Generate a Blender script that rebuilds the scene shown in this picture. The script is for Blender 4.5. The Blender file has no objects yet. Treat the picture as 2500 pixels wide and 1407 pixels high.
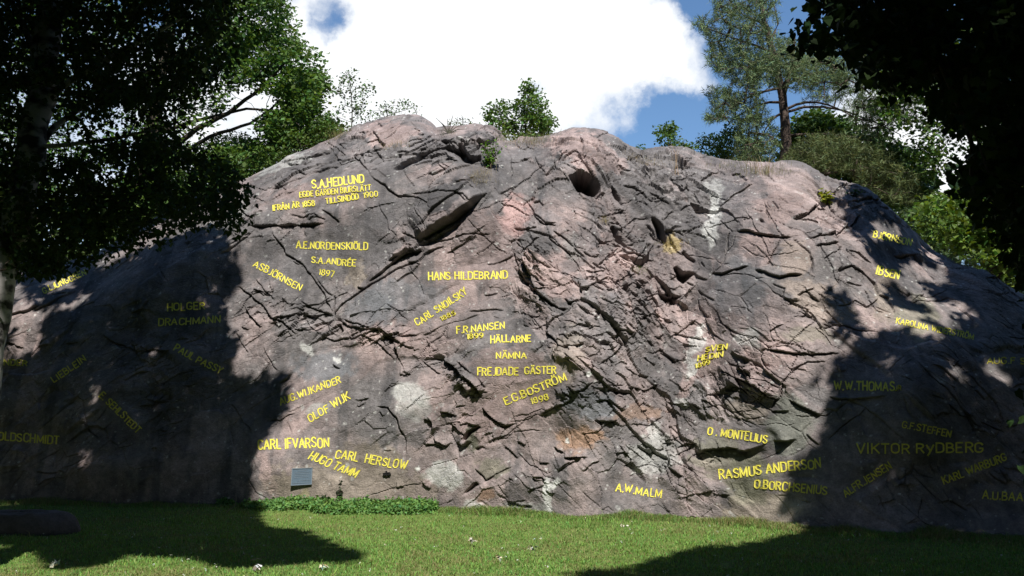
import bpy, math, random
import numpy as np
from mathutils import Vector

# ------------------------------------------------------------------ camera, sky, sun, exposure
SC = bpy.context.scene
COL = SC.collection
R = np.random.RandomState(11)
random.seed(5)
F, CX, CY = 2165.0, 1250.0, 703.5          # focal length and centre in photograph pixels
TILT = math.radians(8.5)
EYE = np.array([0.0, 0.0, 1.6])
cam_d = bpy.data.cameras.new('camera')
cam = bpy.data.objects.new('camera', cam_d); COL.objects.link(cam)
cam.location = EYE; cam.rotation_euler = (math.radians(90) + TILT, 0, 0)
cam_d.sensor_width = 36; cam_d.lens = F / 2500 * 36; cam_d.clip_end = 2000; cam_d.clip_start = 0.05
SC.camera = cam

SUN_EL = math.radians(55)
SUN_AZ = math.atan2(0.26, -0.965)
SUN = np.array([math.sin(SUN_AZ) * math.cos(SUN_EL), math.cos(SUN_AZ) * math.cos(SUN_EL), math.sin(SUN_EL)])
SC.view_settings.view_transform = 'Standard'
SC.view_settings.look = 'None'
SC.view_settings.exposure = 0.5
SC.view_settings.gamma = 1.0
SC.view_settings.use_curve_mapping = False
SC.cycles.max_bounces = 5
SC.cycles.diffuse_bounces = 1
SC.cycles.transmission_bounces = 3
SC.cycles.transparent_max_bounces = 4

def project(P):
    d = P - EYE
    c, s = math.cos(TILT), math.sin(TILT)
    yc = d[..., 1] * c + d[..., 2] * s
    up = d[..., 2] * c - d[..., 1] * s
    yc = np.where(yc < 0.05, 0.05, yc)
    return CX + F * d[..., 0] / yc, CY - F * up / yc, d[..., 1] * c + d[..., 2] * s
def ray(px, py):
    c, s = math.cos(TILT), math.sin(TILT)
    px = np.asarray(px, float); v = CY - np.asarray(py, float)
    d = np.stack([px - CX, F * c - v * s, F * s + v * c], -1)
    return d
def at(px, py, y):
    d = ray(px, py)
    return EYE + d / d[..., 1:2] * np.asarray(y, float)[..., None]

def node(nt, typ, loc=(0, 0), **kw):
    n = nt.nodes.new(typ)
    for k, v in kw.items():
        if k in ('inp',):
            for kk, vv in v.items(): n.inputs[kk].default_value = vv
        else: setattr(n, k, v)
    return n

world = bpy.data.worlds.new('World'); SC.world = world; world.use_nodes = True
nt = world.node_tree; nt.nodes.clear(); L = nt.links.new
out = node(nt, 'ShaderNodeOutputWorld'); bg = node(nt, 'ShaderNodeBackground')
sky = node(nt, 'ShaderNodeTexSky', sky_type='NISHITA', sun_disc=False)
sky.sun_elevation = SUN_EL; sky.sun_rotation = SUN_AZ
sky.air_density = 1.0; sky.dust_density = 0.0; sky.ozone_density = 2.5
hs = node(nt, 'ShaderNodeHueSaturation'); hs.inputs['Saturation'].default_value = 1.12; hs.inputs['Value'].default_value = 1.3
L(sky.outputs[0], hs.inputs['Color'])
tc = node(nt, 'ShaderNodeTexCoord')
def blob(px, py, rad):
    d = ray(px, py); d = d / np.linalg.norm(d)
    dot = node(nt, 'ShaderNodeVectorMath', operation='DISTANCE')
    L(warp.outputs[0], dot.inputs[0]); dot.inputs[1].default_value = tuple(d)
    m = node(nt, 'ShaderNodeMapRange', interpolation_type='SMOOTHSTEP')
    L(dot.outputs['Value'], m.inputs['Value'])
    m.inputs['From Min'].default_value = 0; m.inputs['From Max'].default_value = rad / F
    m.inputs['To Min'].default_value = 1; m.inputs['To Max'].default_value = 0
    return m.outputs[0]
wn = node(nt, 'ShaderNodeTexNoise'); wn.inputs['Scale'].default_value = 6; wn.inputs['Detail'].default_value = 9; wn.inputs['Roughness'].default_value = .6
L(tc.outputs['Generated'], wn.inputs['Vector'])
sb = node(nt, 'ShaderNodeVectorMath', operation='SUBTRACT'); L(wn.outputs['Color'], sb.inputs[0]); sb.inputs[1].default_value = (.5, .5, .5)
sc_ = node(nt, 'ShaderNodeVectorMath', operation='SCALE'); L(sb.outputs[0], sc_.inputs[0]); sc_.inputs['Scale'].default_value = 0.17
warp = node(nt, 'ShaderNodeVectorMath', operation='ADD'); L(tc.outputs['Generated'], warp.inputs[0]); L(sc_.outputs[0], warp.inputs[1])
n1 = node(nt, 'ShaderNodeTexNoise'); n1.inputs['Scale'].default_value = 3.0; n1.inputs['Detail'].default_value = 7; n1.inputs['Roughness'].default_value = 0.55
L(warp.outputs[0], n1.inputs['Vector'])
acc = None
def add(a, b, op='ADD'):
    m = node(nt, 'ShaderNodeMath', operation=op)
    for i, x in enumerate((a, b)):
        if isinstance(x, (int, float)): m.inputs[i].default_value = x
        else: L(x, m.inputs[i])
    return m.outputs[0]
acc = add(n1.outputs['Fac'], -0.53); acc = add(acc, 2.2, 'MULTIPLY')
for (px, py, rad, w) in [(1150, 150, 620, 1.3), (700, 250, 500, .8), (1400, 60, 400, .7), (2300, 420, 260, 1.3), (1690, 200, 170, 1.25), (1590, 110, 170, .7), (2090, 300, 190, 1.1), (2180, 200, 120, .5), (200, 300, 500, .5),
                         (1640, 275, 150, -1.3), (1560, 330, 150, -1.0), (1850, 40, 280, -1.5), (1720, 330, 160, -1.2), (1980, 120, 200, -1.0), (1720, 60, 110, -.5), (845, 45, 85, -1.15), (1310, 245, 80, -.8), (2000, 300, 160, -.6)]:
    acc = add(acc, add(blob(px, py, rad), w, 'MULTIPLY'))
n2 = node(nt, 'ShaderNodeTexNoise'); n2.inputs['Scale'].default_value = 13; n2.inputs['Detail'].default_value = 8; n2.inputs['Roughness'].default_value = .62
L(warp.outputs[0], n2.inputs['Vector']); acc = add(acc, add(add(n2.outputs['Fac'], -.5), 1.5, 'MULTIPLY'))
mr = node(nt, 'ShaderNodeMapRange', interpolation_type='SMOOTHSTEP'); L(acc, mr.inputs['Value'])
mr.inputs['From Min'].default_value = -0.05; mr.inputs['From Max'].default_value = 1.15
mx = node(nt, 'ShaderNodeMix', data_type='RGBA'); L(mr.outputs[0], mx.inputs[0]); L(hs.outputs[0], mx.inputs[6]); mx.inputs[7].default_value = (9.6, 9.8, 10.0, 1)
L(mx.outputs[2], bg.inputs['Color']); bg.inputs['Strength'].default_value = 0.08
L(bg.outputs[0], out.inputs[0])

sun_d = bpy.data.lights.new('sun', 'SUN'); sun_d.energy = 5.0; sun_d.angle = math.radians(0.5); sun_d.color = (1, 0.965, 0.91)
sun = bpy.data.objects.new('sun', sun_d); COL.objects.link(sun)
sun.rotation_euler = Vector(SUN).to_track_quat('Z', 'Y').to_euler()

# ------------------------------------------------------------------ helpers
def tag(o, label=None, category=None, group=None, kind=None):
    for k, v in (('label', label), ('category', category), ('group', group), ('kind', kind)):
        if v: o[k] = v
    return o
def empty(name, loc, **kw):
    o = bpy.data.objects.new(name, None); COL.objects.link(o); o.location = Vector(loc); o.empty_display_size = .1
    return tag(o, **kw)
def npmesh(name, verts, faces, mat, parent=None, col=None, smooth=False):
    """faces: (M,k) array or a list of such arrays; verts in world space"""
    if not isinstance(faces, list): faces = [faces]
    faces = [f for f in faces if len(f)]
    me = bpy.data.meshes.new(name)
    verts = np.asarray(verts, np.float32)
    if parent is not None: verts = verts - np.array(parent.location, np.float32)
    me.vertices.add(len(verts)); me.vertices.foreach_set('co', verts.ravel())
    loops = np.concatenate([f.ravel() for f in faces]).astype(np.int32)
    counts = np.concatenate([np.full(len(f), f.shape[1], np.int32) for f in faces])
    starts = np.concatenate([[0], np.cumsum(counts)[:-1]]).astype(np.int32)
    me.loops.add(len(loops)); me.loops.foreach_set('vertex_index', loops)
    me.polygons.add(len(counts)); me.polygons.foreach_set('loop_start', starts)
    try: me.polygons.foreach_set('loop_total', counts)
    except Exception: pass
    me.polygons.foreach_set('use_smooth', np.full(len(counts), bool(smooth)))
    if col is not None:
        a = me.attributes.new('col', 'FLOAT_COLOR', 'POINT')
        c = np.ones((len(verts), 4), np.float32); c[:, :3] = col
        a.data.foreach_set('color', c.ravel())
    me.update(calc_edges=True); me.validate()
    me.materials.append(mat)
    o = bpy.data.objects.new(name, me); COL.objects.link(o)
    if parent is not None: o.parent = parent
    return o

def vnoise(x, y, seed=0):
    xi = np.floor(x).astype(np.int64); yi = np.floor(y).astype(np.int64)
    fx = x - xi; fy = y - yi
    fx = fx * fx * fx * (fx * (fx * 6 - 15) + 10); fy = fy * fy * fy * (fy * (fy * 6 - 15) + 10)
    def h(a, b):
        n = (a * 374761393 + b * 668265263 + seed * 974634777) & 0x7fffffff
        n = ((n ^ (n >> 13)) * 1274126177) & 0x7fffffff
        return ((n ^ (n >> 16)) & 0xffff) / 65535.0
    return (h(xi, yi) * (1 - fx) + h(xi + 1, yi) * fx) * (1 - fy) + (h(xi, yi + 1) * (1 - fx) + h(xi + 1, yi + 1) * fx) * fy * 1.0
def fbm(x, y, oct=4, seed=0, gain=.5):
    t = 0; a = 1; s = 0
    for i in range(oct):
        t = t + a * (vnoise(x, y, seed + i * 17) * 2 - 1); s += a; a *= gain; x = x * 2.03 + 7.1; y = y * 2.03 + 3.7
    return t / s
def facets(x, y, seed, rot=0, stretch=1.0):
    """fractured stone: every Voronoi cell is a tilted plane. returns height, random per cell, distance to the cell's edge"""
    c, s = math.cos(rot), math.sin(rot)
    x, y = (x * c + y * s) / stretch, -x * s + y * c
    gx = np.floor(x).astype(np.int64); gy = np.floor(y).astype(np.int64)
    best = np.full(x.shape, 9.0); b2 = np.full(x.shape, 9.0); val = np.zeros(x.shape); rid = np.zeros(x.shape)
    def h(a, b, k):
        n = (a * 374761393 + b * 668265263 + (seed * 31 + k) * 974634777) & 0x7fffffff
        n = ((n ^ (n >> 13)) * 1274126177) & 0x7fffffff
        return ((n ^ (n >> 16)) & 0xffff) / 65535.0
    for dx in (-1, 0, 1):
        for dy in (-1, 0, 1):
            a, b = gx + dx, gy + dy
            px, py = a + h(a, b, 1), b + h(a, b, 2)
            d = .35 * np.hypot(x - px, y - py) + .65 * np.maximum(np.abs(x - px), np.abs(y - py))
            m = d < best
            b2 = np.where(m, best, np.minimum(b2, d))
            v = (x - px) * (h(a, b, 3) * 2 - 1) * 1.3 + (y - py) * (h(a, b, 4) * 2 - 1) * 1.3 + (h(a, b, 5) - .5) * .9
            val = np.where(m, v, val); rid = np.where(m, h(a, b, 6), rid); best = np.where(m, d, best)
    return val, rid, b2 - best
def inpoly(x, y, poly):
    x = np.asarray(x); y = np.asarray(y); r = np.zeros(x.shape, bool)
    p = np.asarray(poly, float); q = np.roll(p, -1, 0)
    for (x1, y1), (x2, y2) in zip(p, q):
        if y1 == y2: continue
        c = ((y1 > y) != (y2 > y)) & (x < (x2 - x1) * (y - y1) / (y2 - y1) + x1)
        r ^= c
    return r
def sstep(a, b, x):
    t = np.clip((x - a) / (b - a), 0, 1); return t * t * (3 - 2 * t)

def mat(name, color=(.5, .5, .5), rough=.8, spec=.3, attr=False, metallic=0):
    m = bpy.data.materials.new(name); m.use_nodes = True; nt = m.node_tree
    b = nt.nodes['Principled BSDF']; b.inputs['Base Color'].default_value = (*color, 1)
    b.inputs['Roughness'].default_value = rough; b.inputs['Specular IOR Level'].default_value = spec; b.inputs['Metallic'].default_value = metallic
    if attr:
        a = nt.nodes.new('ShaderNodeAttribute'); a.attribute_name = 'col'; nt.links.new(a.outputs['Color'], b.inputs['Base Color'])
    return m
def leaf_mat(name, trans=.3, rough=.5, spec=.25):
    m = mat(name, rough=rough, spec=spec, attr=True); nt = m.node_tree
    b = nt.nodes['Principled BSDF']; a = [n for n in nt.nodes if n.type == 'ATTRIBUTE'][0]; o = nt.nodes['Material Output']
    t = nt.nodes.new('ShaderNodeBsdfTranslucent'); mxs = nt.nodes.new('ShaderNodeMixShader'); mxs.inputs[0].default_value = trans
    br = nt.nodes.new('ShaderNodeHueSaturation'); br.inputs['Hue'].default_value = .485; br.inputs['Saturation'].default_value = 1.15; br.inputs['Value'].default_value = 1.2
    nt.links.new(a.outputs['Color'], br.inputs['Color']); nt.links.new(br.outputs[0], t.inputs['Color'])
    nt.links.new(b.outputs[0], mxs.inputs[1]); nt.links.new(t.outputs[0], mxs.inputs[2]); nt.links.new(mxs.outputs[0], o.inputs[0])
    return m
def noise_bump(m, scales=((30, .4),), dist=.01, colvar=None):
    nt = m.node_tree; b = nt.nodes['Principled BSDF']; tc = nt.nodes.new('ShaderNodeTexCoord')
    prev = None
    for (s, st) in scales:
        if s < 0:
            n = nt.nodes.new('ShaderNodeTexVoronoi'); n.inputs['Scale'].default_value = -s; n.distance = 'CHEBYCHEV'; n.inputs['Detail'].default_value = 2; n.inputs['Roughness'].default_value = .6
            mpp = nt.nodes.new('ShaderNodeMapping'); mpp.inputs['Rotation'].default_value = (.5, .7 if s > -12 else -.6, .3); mpp.inputs['Scale'].default_value = (1, 1, 1.8)
            nt.links.new(tc.outputs['Object'], mpp.inputs[0]); nt.links.new(mpp.outputs[0], n.inputs['Vector'])
        else:
            n = nt.nodes.new('ShaderNodeTexNoise'); n.inputs['Scale'].default_value = s; n.inputs['Detail'].default_value = 5
            nt.links.new(tc.outputs['Object'], n.inputs['Vector'])
        bp = nt.nodes.new('ShaderNodeBump'); bp.inputs['Strength'].default_value = st; bp.inputs['Distance'].default_value = dist
        nt.links.new(n.outputs['Distance' if s < 0 else 'Fac'], bp.inputs['Height'])
        if prev: nt.links.new(prev.outputs[0], bp.inputs['Normal'])
        prev = bp
    nt.links.new(prev.outputs[0], b.inputs['Normal'])
    if colvar:
        src = b.inputs['Base Color'].links[0].from_socket if b.inputs['Base Color'].links else None
        n = nt.nodes.new('ShaderNodeTexNoise'); n.inputs['Scale'].default_value = colvar[0]; n.inputs['Detail'].default_value = 6; n.inputs['Roughness'].default_value = .7
        nt.links.new(tc.outputs['Object'], n.inputs['Vector'])
        mr = nt.nodes.new('ShaderNodeMapRange'); nt.links.new(n.outputs['Fac'], mr.inputs['Value'])
        mr.inputs['From Min'].default_value = .25; mr.inputs['From Max'].default_value = .75
        mr.inputs['To Min'].default_value = 1 - colvar[1]; mr.inputs['To Max'].default_value = 1 + colvar[1]
        h = nt.nodes.new('ShaderNodeHueSaturation'); nt.links.new(mr.outputs[0], h.inputs['Value'])
        if src: nt.links.new(src, h.inputs['Color'])
        else: h.inputs['Color'].default_value = b.inputs['Base Color'].default_value
        nt.links.new(h.outputs[0], b.inputs['Base Color'])
    return m

# ------------------------------------------------------------------ traced outline of the rock
SIL = [(-900, 900), (-400, 790), (0, 668), (60, 645), (130, 660), (230, 635), (320, 590), (440, 520), (540, 480), (600, 445), (650, 415), (720, 380), (800, 340), (860, 308), (900, 292),
       (960, 287), (1020, 290), (1042, 304), (1062, 325), (1085, 313), (1150, 305), (1198, 315), (1212, 336), (1240, 348), (1300, 350), (1340, 338), (1400, 330), (1450, 338), (1490, 352), (1530, 375), (1570, 388),
       (1620, 380), (1690, 387), (1750, 405), (1820, 418), (1880, 430), (1935, 422), (1990, 445), (2060, 455), (2100, 465), (2140, 492), (2200, 520), (2260, 550), (2300, 590), (2350, 622),
       (2420, 650), (2500, 700), (2800, 820), (3400, 1000)]
BASE = [(-900, 1200), (0, 1234), (600, 1242), (1040, 1252), (1100, 1262), (1300, 1268), (1450, 1280), (1600, 1274), (1750, 1278), (1850, 1290), (1950, 1302), (2500, 1325), (3400, 1360)]
# letter lines: text, baseline start, baseline end, capital height, slant; grouped into inscriptions
def Z(ox, oy, s):
    return lambda x, y: (ox + x / s, oy + y / s)
A_ = Z(500, 380, 2.706); C_ = Z(950, 600, 3.127); D_ = Z(600, 880, 3.35); E_ = Z(1350, 800, 2.706); F_ = Z(1850, 430, 2.994); G_ = Z(1850, 850, 2.526); H_ = Z(0, 580, 3.35); I_ = Z(0, 950, 2.778)
B_ = Z(700, 150, 3.127); R_ = Z(1300, 300, 3.127); K_ = Z(940, 900, 3.608)
INS = [
 ('three small yellow lines high on the slab under its summit, with two year numbers', [("S.A.HEDLUND", A_(712, 220), A_(1052, 178), 19, .05), ("EGDE GÅRDEN BIURSLÄTT", A_(630, 280), A_(1098, 230), 12.5, .05),
   ("IFRÅN ÅR 1858", A_(452, 366), A_(727, 332), 13, .05), ("TILLSINDÖD", A_(803, 322), A_(1018, 290), 13, .05), ("1900", A_(1052, 281), A_(1143, 271), 12.5, 0)]),
 ('long bold level yellow name in mid slab above a shorter name and year', [("A.E.NORDENSKIÖLD", A_(605, 613), A_(1075, 622), 16.5, 0)]),
 ('short yellow name with a year below it, just above the V-shaped crack', [("S.A.ANDRÉE", A_(706, 706), A_(995, 733), 15, 0), ("1897", A_(755, 785), A_(850, 804), 14, 0)]),
 ('yellow name running steeply downhill beside the V-shaped crack', [("ASBJÖRNSEN", A_(320, 730), A_(628, 893), 15, 0)]),
 ('level two-word yellow name alone in the middle of the rock', [("HANS HILDEBRAND", C_(303, 263), C_(903, 250), 18, 0)]),
 ('two-word yellow name climbing steeply, with a tiny year underneath', [("CARL SNOILSKY", C_(218, 612), C_(600, 365), 16.5, .05), ("1885", C_(405, 577), C_(510, 524), 10.5, 0)]),
 ('yellow name with year 1899 just above the three-line sentence', [("F.R.NANSEN", C_(520, 672), C_(880, 634), 16, .08), ("1899", C_(598, 714), C_(720, 703), 12, .05)]),
 ('three centred lines of a yellow sentence in the middle of the rock', [("HÄLLARNE", C_(778, 740), C_(1083, 735), 16.5, 0), ("NÄMNA", C_(822, 862), C_(1047, 860), 15, 0), ("FREJDADE", C_(677, 990), C_(985, 985), 18, .04), ("GÄSTER", C_(1037, 978), C_(1275, 976), 17, 0)]),
 ('yellow name climbing under the three-line sentence, with year 1898 below', [("E.G.BOSTRÖM", C_(893, 1215), C_(1355, 1025), 18, 0), ("1898", C_(1090, 1208), C_(1217, 1172), 14, 0)]),
 ('yellow name climbing out of the tree shadow at its edge', [("AUG.WIJKANDER", D_(288, 368), D_(778, 180), 15.5, .1)]),
 ('short thick two-word yellow name climbing above the plaque', [("OLOF WIJK", D_(530, 508), D_(857, 312), 17.5, .1)]),
 ('large level two-word yellow name just above the plaque', [("CARL IFVARSON", D_(105, 728), D_(680, 708), 22, 0)]),
 ('two-word yellow name sloping down beside the plaque', [("HUGO TAMM", D_(512, 803), D_(893, 957), 20, .25)]),
 ('widely spaced two-word yellow name sloping gently above the anchor mark', [("CARL  HERSLOW", D_(733, 795), D_(1308, 890), 20, .1)]),
 ('small slanting three-line yellow name with year on a pink streak of rock', [("SVEN", E_(1010, 163), E_(1150, 142), 12, .35), ("HEDIN", E_(960, 222), E_(1122, 192), 12, .35), ("1899", E_(945, 270), E_(1040, 242), 10, .2)]),
 ('yellow name with a lone initial above a dark horizontal ledge', [("O . MONTELIUS", E_(1022, 706), E_(1413, 762), 19, 0)]),
 ('short yellow name low on grey lichened rock near the grass', [("A.W.MALM", E_(412, 1078), E_(712, 1125), 19, 0)]),
 ('large two-word yellow name whose end runs into the tree shadow', [("RASMUS ANDERSON", E_(1103, 1000), E_(1772, 925), 22, 0)]),
 ('yellow name with initial, half in sun and half in shadow near the ground', [("O.BORCHSENIUS", E_(1333, 1057), E_(1808, 1103), 19.5, 0)]),
 ('dappled yellow name highest on the shaded shoulder of the rock', [("BJÖRNSON", F_(840, 447), F_(1117, 511), 16, 0)]),
 ('short yellow name in leaf-dappled sun below the highest shaded name', [("IBSEN", F_(862, 715), F_(1025, 757), 20, 0)]),
 ('long sloping name, only its middle letters in sun', [("KAROLINA WIDERSTRÖM", F_(1010, 1080), F_(1572, 1197), 13.5, 0)]),
 ('shaded name cut off by the frame, level with the dark boulder top', [("AUG.F SC", G_(1412, 97), G_(1690, 97), 14, 0)]),
 ('shaded name with small JR ending, only its first letter in sun', [("W.W.THOMAS", G_(473, 257), G_(840, 262), 20, 0), ("JR", G_(848, 262), G_(885, 263), 11, 0)]),
 ('small shaded name sloping gently above the largest shaded name', [("G.F.STEFFEN", G_(888, 488), G_(1185, 552), 16, 0)]),
 ('largest shaded two-word name, level, with a tailed y', [("VIKTOR RyDBERG", G_(610, 650), G_(1387, 643), 23, 0)]),
 ('shaded name climbing below the largest shaded name', [("ALFR.JENSEN", G_(543, 920), G_(828, 740), 18, 0)]),
 ('shaded two-word name climbing at the far end of the rock', [("KARL WARBURG", G_(1150, 840), G_(1535, 690), 18, 0)]),
 ('lowest shaded name, cut off by the frame near the grass', [("A.U.BAATH", G_(1385, 930), G_(1715, 950), 19, 0)]),
 ('small climbing name under the birch, three of its letters in sun', [("G.LJUNGGREN", H_(362, 460), H_(706, 305), 14, 0)]),
 ('two shaded lines of a name near the shadow edge', [("HOLGER", H_(1370, 600), H_(1675, 585), 17, .05), ("DRACHMANN", H_(1298, 722), H_(1797, 697), 16, .1)]),
 ('shaded two-word name running downhill, last letter catching sun', [("PAUL PASSY", H_(1420, 925), H_(1800, 1115), 16, .1)]),
 ('shaded name cut off by the frame beside the birch trunk', [("WIKANDER", H_(-165, 1035), H_(225, 1052), 13, 0)]),
 ('shaded name climbing steeply below the birch trunk', [("LIEBLEIN", H_(445, 1187), H_(705, 1010), 15, 0)]),
 ('shaded name running steeply downhill towards the ground', [("E. SEHLSTEDT", I_(672, 50), I_(928, 300), 16, 0)]),
 ('lowest shaded name beneath the birch, cut off by the frame', [("GOLDSCHMIDT", I_(-60, 340), I_(400, 376), 19, 0)]),
]

# ------------------------------------------------------------------ rock: base surface
def dens(poly, step=4):
    p = np.array(poly, float); o = []
    for a, b in zip(p[:-1], p[1:]):
        n = max(1, int(abs(b[0] - a[0]) / step)); t = np.arange(n)[:, None] / n
        o.append(a + (b - a) * t)
    o.append(p[-1:]); return np.concatenate(o)
def kslope(poly):
    p = dens(poly); d = ray(p[:, 0], p[:, 1]); return d[:, 0] / d[:, 1], d[:, 2] / d[:, 1]
kS, eS = kslope(SIL); kB, eB = kslope(BASE)
kk = np.concatenate([np.linspace(-1.1, -0.62, 60)[:-1], np.linspace(-0.62, 0.62, 1120), np.linspace(0.62, 1.3, 80)[1:]])
def ksm(v, n):
    w = np.hanning(2 * n + 1); w /= w.sum(); return np.convolve(np.pad(v, n, mode='reflect', reflect_type='odd'), w, 'valid')
eb = ksm(np.interp(kk, kB, eB), 55); es = ksm(np.interp(kk, *(lambda o: (kS[o], eS[o]))(np.argsort(kS))), 5)
YB = -EYE[2] / eb
LL = 4.9 + 0.9 * np.sin(kk * 3.1 + .4) - 2.2 * sstep(-.25, -.7, kk) * 0 - 1.0 * sstep(.3, .6, kk)
th = np.linspace(0.02, math.pi / 2, 240)
def prof(H, t):
    # steep foot, then rolling over at the top
    return YB[:, None] + LL[:, None] * (.45 * np.sin(t) + .55 * (1 - np.cos(t)) ** 1.5), H[:, None] * np.sin(t) ** 0.92
lo = np.full(len(kk), .5); hi = np.full(len(kk), 30.0)
for _ in range(34):
    H = (lo + hi) / 2
    y, z = prof(H, th[None]); e = ((z - EYE[2]) / y).max(1)
    lo = np.where(e < es, H, lo); hi = np.where(e < es, hi, H)
H = (lo + hi) / 2
y, z = prof(H, th[None]); e = (z - EYE[2]) / y; it = e.argmax(1)
NR = 440
theta = np.zeros((len(kk), NR + 22))
for c in range(len(kk)):
    i = max(it[c], 5); tt = np.concatenate([[0.0], th[:i + 1]]); ee = np.concatenate([[(-EYE[2]) / YB[c]], e[c, :i + 1]])
    ee = np.maximum.accumulate(ee + np.arange(len(ee)) * 1e-9)
    q = .88 * (ee - ee[0]) / (ee[-1] - ee[0]) + .12 * tt / tt[-1]
    theta[c, :NR] = np.interp(np.linspace(0, 1, NR), q, tt)
    theta[c, NR:] = np.linspace(tt[-1], math.pi / 2, 23)[1:]
ct = np.clip(np.cos(theta), 0, 1); st = np.sin(theta)
Yr = YB[:, None] + LL[:, None] * (.45 * st + .55 * (1 - ct) ** 1.5); Zr = H[:, None] * st ** 0.92
# foot runs below the lawn; behind the crest the hill goes on
foot = np.array([-.6, -.3, -.12])
Yr = np.concatenate([YB[:, None] + np.zeros((1, 3)) - .01, Yr, Yr[:, -1:] + np.array([.6, 1.5, 3, 5, 8, 12, 18, 26, 40])[None]], 1)
Zr = np.concatenate([np.zeros((len(kk), 1)) + foot[None], Zr, Zr[:, -1:] - np.array([.01, .05, .15, .4, .9, 1.5, 2.5, 4, 7])[None]], 1)
Kr = np.repeat(kk[:, None], Yr.shape[1], 1)
Kback = np.maximum(0, Yr - (YB + LL)[:, None])
P0 = np.stack([kk[:, None] * Yr, Yr, Zr], -1)
du = np.gradient(P0, axis=0); dv = np.gradient(P0, axis=1)
N0 = np.cross(du, dv); N0 /= np.linalg.norm(N0, axis=-1, keepdims=True) + 1e-12
N0[N0[..., 1] > 0.3] *= 1
if N0[len(kk) // 2, 100, 1] > 0: N0 = -N0
S_ = np.concatenate([np.zeros((len(kk), 1)), np.cumsum(np.hypot(np.diff(Yr, axis=1), np.diff(Zr, axis=1)), 1)], 1)
X_ = P0[..., 0]
# ------------------------------------------------------------------ rock: relief
pu, pv, _ = project(P0)
def gb(cx, cy, rx, ry, rot=0):
    c, s = math.cos(math.radians(rot)), math.sin(math.radians(rot))
    dx = pu - cx; dy = pv - cy
    return np.exp(-(((dx * c + dy * s) / rx) ** 2 + ((-dx * s + dy * c) / ry) ** 2))
w1 = fbm(X_ * .9, S_ * .9, 4, 3); w2 = fbm(X_ * .9 + 40, S_ * .9, 4, 9)
MAC = .28 * fbm(X_ * .22, S_ * .22, 3, 21) + .09 * w1
for (cx, cy, rx, ry, rot, a) in [(880, 480, 260, 90, -12, .30), (1100, 450, 90, 50, -30, .18), (815, 780, 60, 110, 0, -.22), (1240, 560, 40, 190, 30, -.2), (1330, 700, 70, 200, 0, .15),
     (1580, 560, 120, 90, 40, -.30), (1480, 800, 60, 200, 15, .12), (1640, 830, 60, 200, 15, -.32), (1850, 900, 130, 170, 10, .28), (1880, 520, 110, 80, -20, .30), (1410, 400, 70, 60, 0, .14),
     (1960, 640, 110, 60, 0, .22), (2230, 980, 180, 160, 0, .45), (2250, 640, 110, 130, 20, -.30), (1080, 880, 60, 90, 40, -.15), (1250, 900, 150, 110, 0, .2), (980, 960, 90, 110, 0, .12),
     (1400, 1070, 80, 50, 0, -.16), (1280, 1190, 110, 50, 0, .14), (1700, 1180, 140, 90, 0, .12), (700, 1150, 100, 90, 0, .15), (990, 330, 80, 30, 0, .15), (1500, 1180, 60, 90, 0, -.1),
     (1180, 335, 40, 16, 0, .12), (1010, 305, 50, 20, 0, .06), (400, 700, 250, 70, -30, .4), (100, 760, 120, 60, -30, .3), (250, 1000, 160, 160, 0, .25)]:
    MAC = MAC + a * gb(cx, cy, rx, ry, rot)
edge = sstep(.2, 1.0, Zr + .3)
fin = 1 - sstep(0, 2.0, Kback)
MAC = MAC * (0.25 + .75 * edge)
P1 = P0 + N0 * MAC[..., None]
pu, pv, _ = project(P1)
uu = pu + 5 * w1 + 3.5 * fbm(X_ * 4, S_ * 4, 3, 51); vv = pv + 5 * w2 + 3.5 * fbm(X_ * 4 + 9, S_ * 4, 3, 61)

# keep the stone calm where letters are cut and where the plaque hangs
calm = np.ones(pu.shape)
def near_seg(ax, ay, bx, by, x, y):
    dx, dy = bx - ax, by - ay; t = np.clip(((x - ax) * dx + (y - ay) * dy) / (dx * dx + dy * dy + 1e-9), 0, 1)
    return np.hypot(x - ax - t * dx, y - ay - t * dy), t
for lab, lines in INS:
    for (txt, a, b, h, sl) in lines:
        an = math.atan2(b[1] - a[1], b[0] - a[0]); ox, oy = math.sin(an) * h / 2, -math.cos(an) * h / 2
        bx0, bx1 = min(a[0], b[0]) - 70, max(a[0], b[0]) + 70; by0, by1 = min(a[1], b[1]) - 80, max(a[1], b[1]) + 70
        m = (pu > bx0) & (pu < bx1) & (pv > by0) & (pv < by1)
        d, _t = near_seg(a[0] + ox, a[1] + oy, b[0] + ox, b[1] + oy, pu[m], pv[m])
        calm[m] = np.minimum(calm[m], sstep(h * .75, h * .75 + 24, d))
calm = np.minimum(calm, sstep(38, 70, np.hypot(pu - 737, pv - 1165)))

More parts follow.
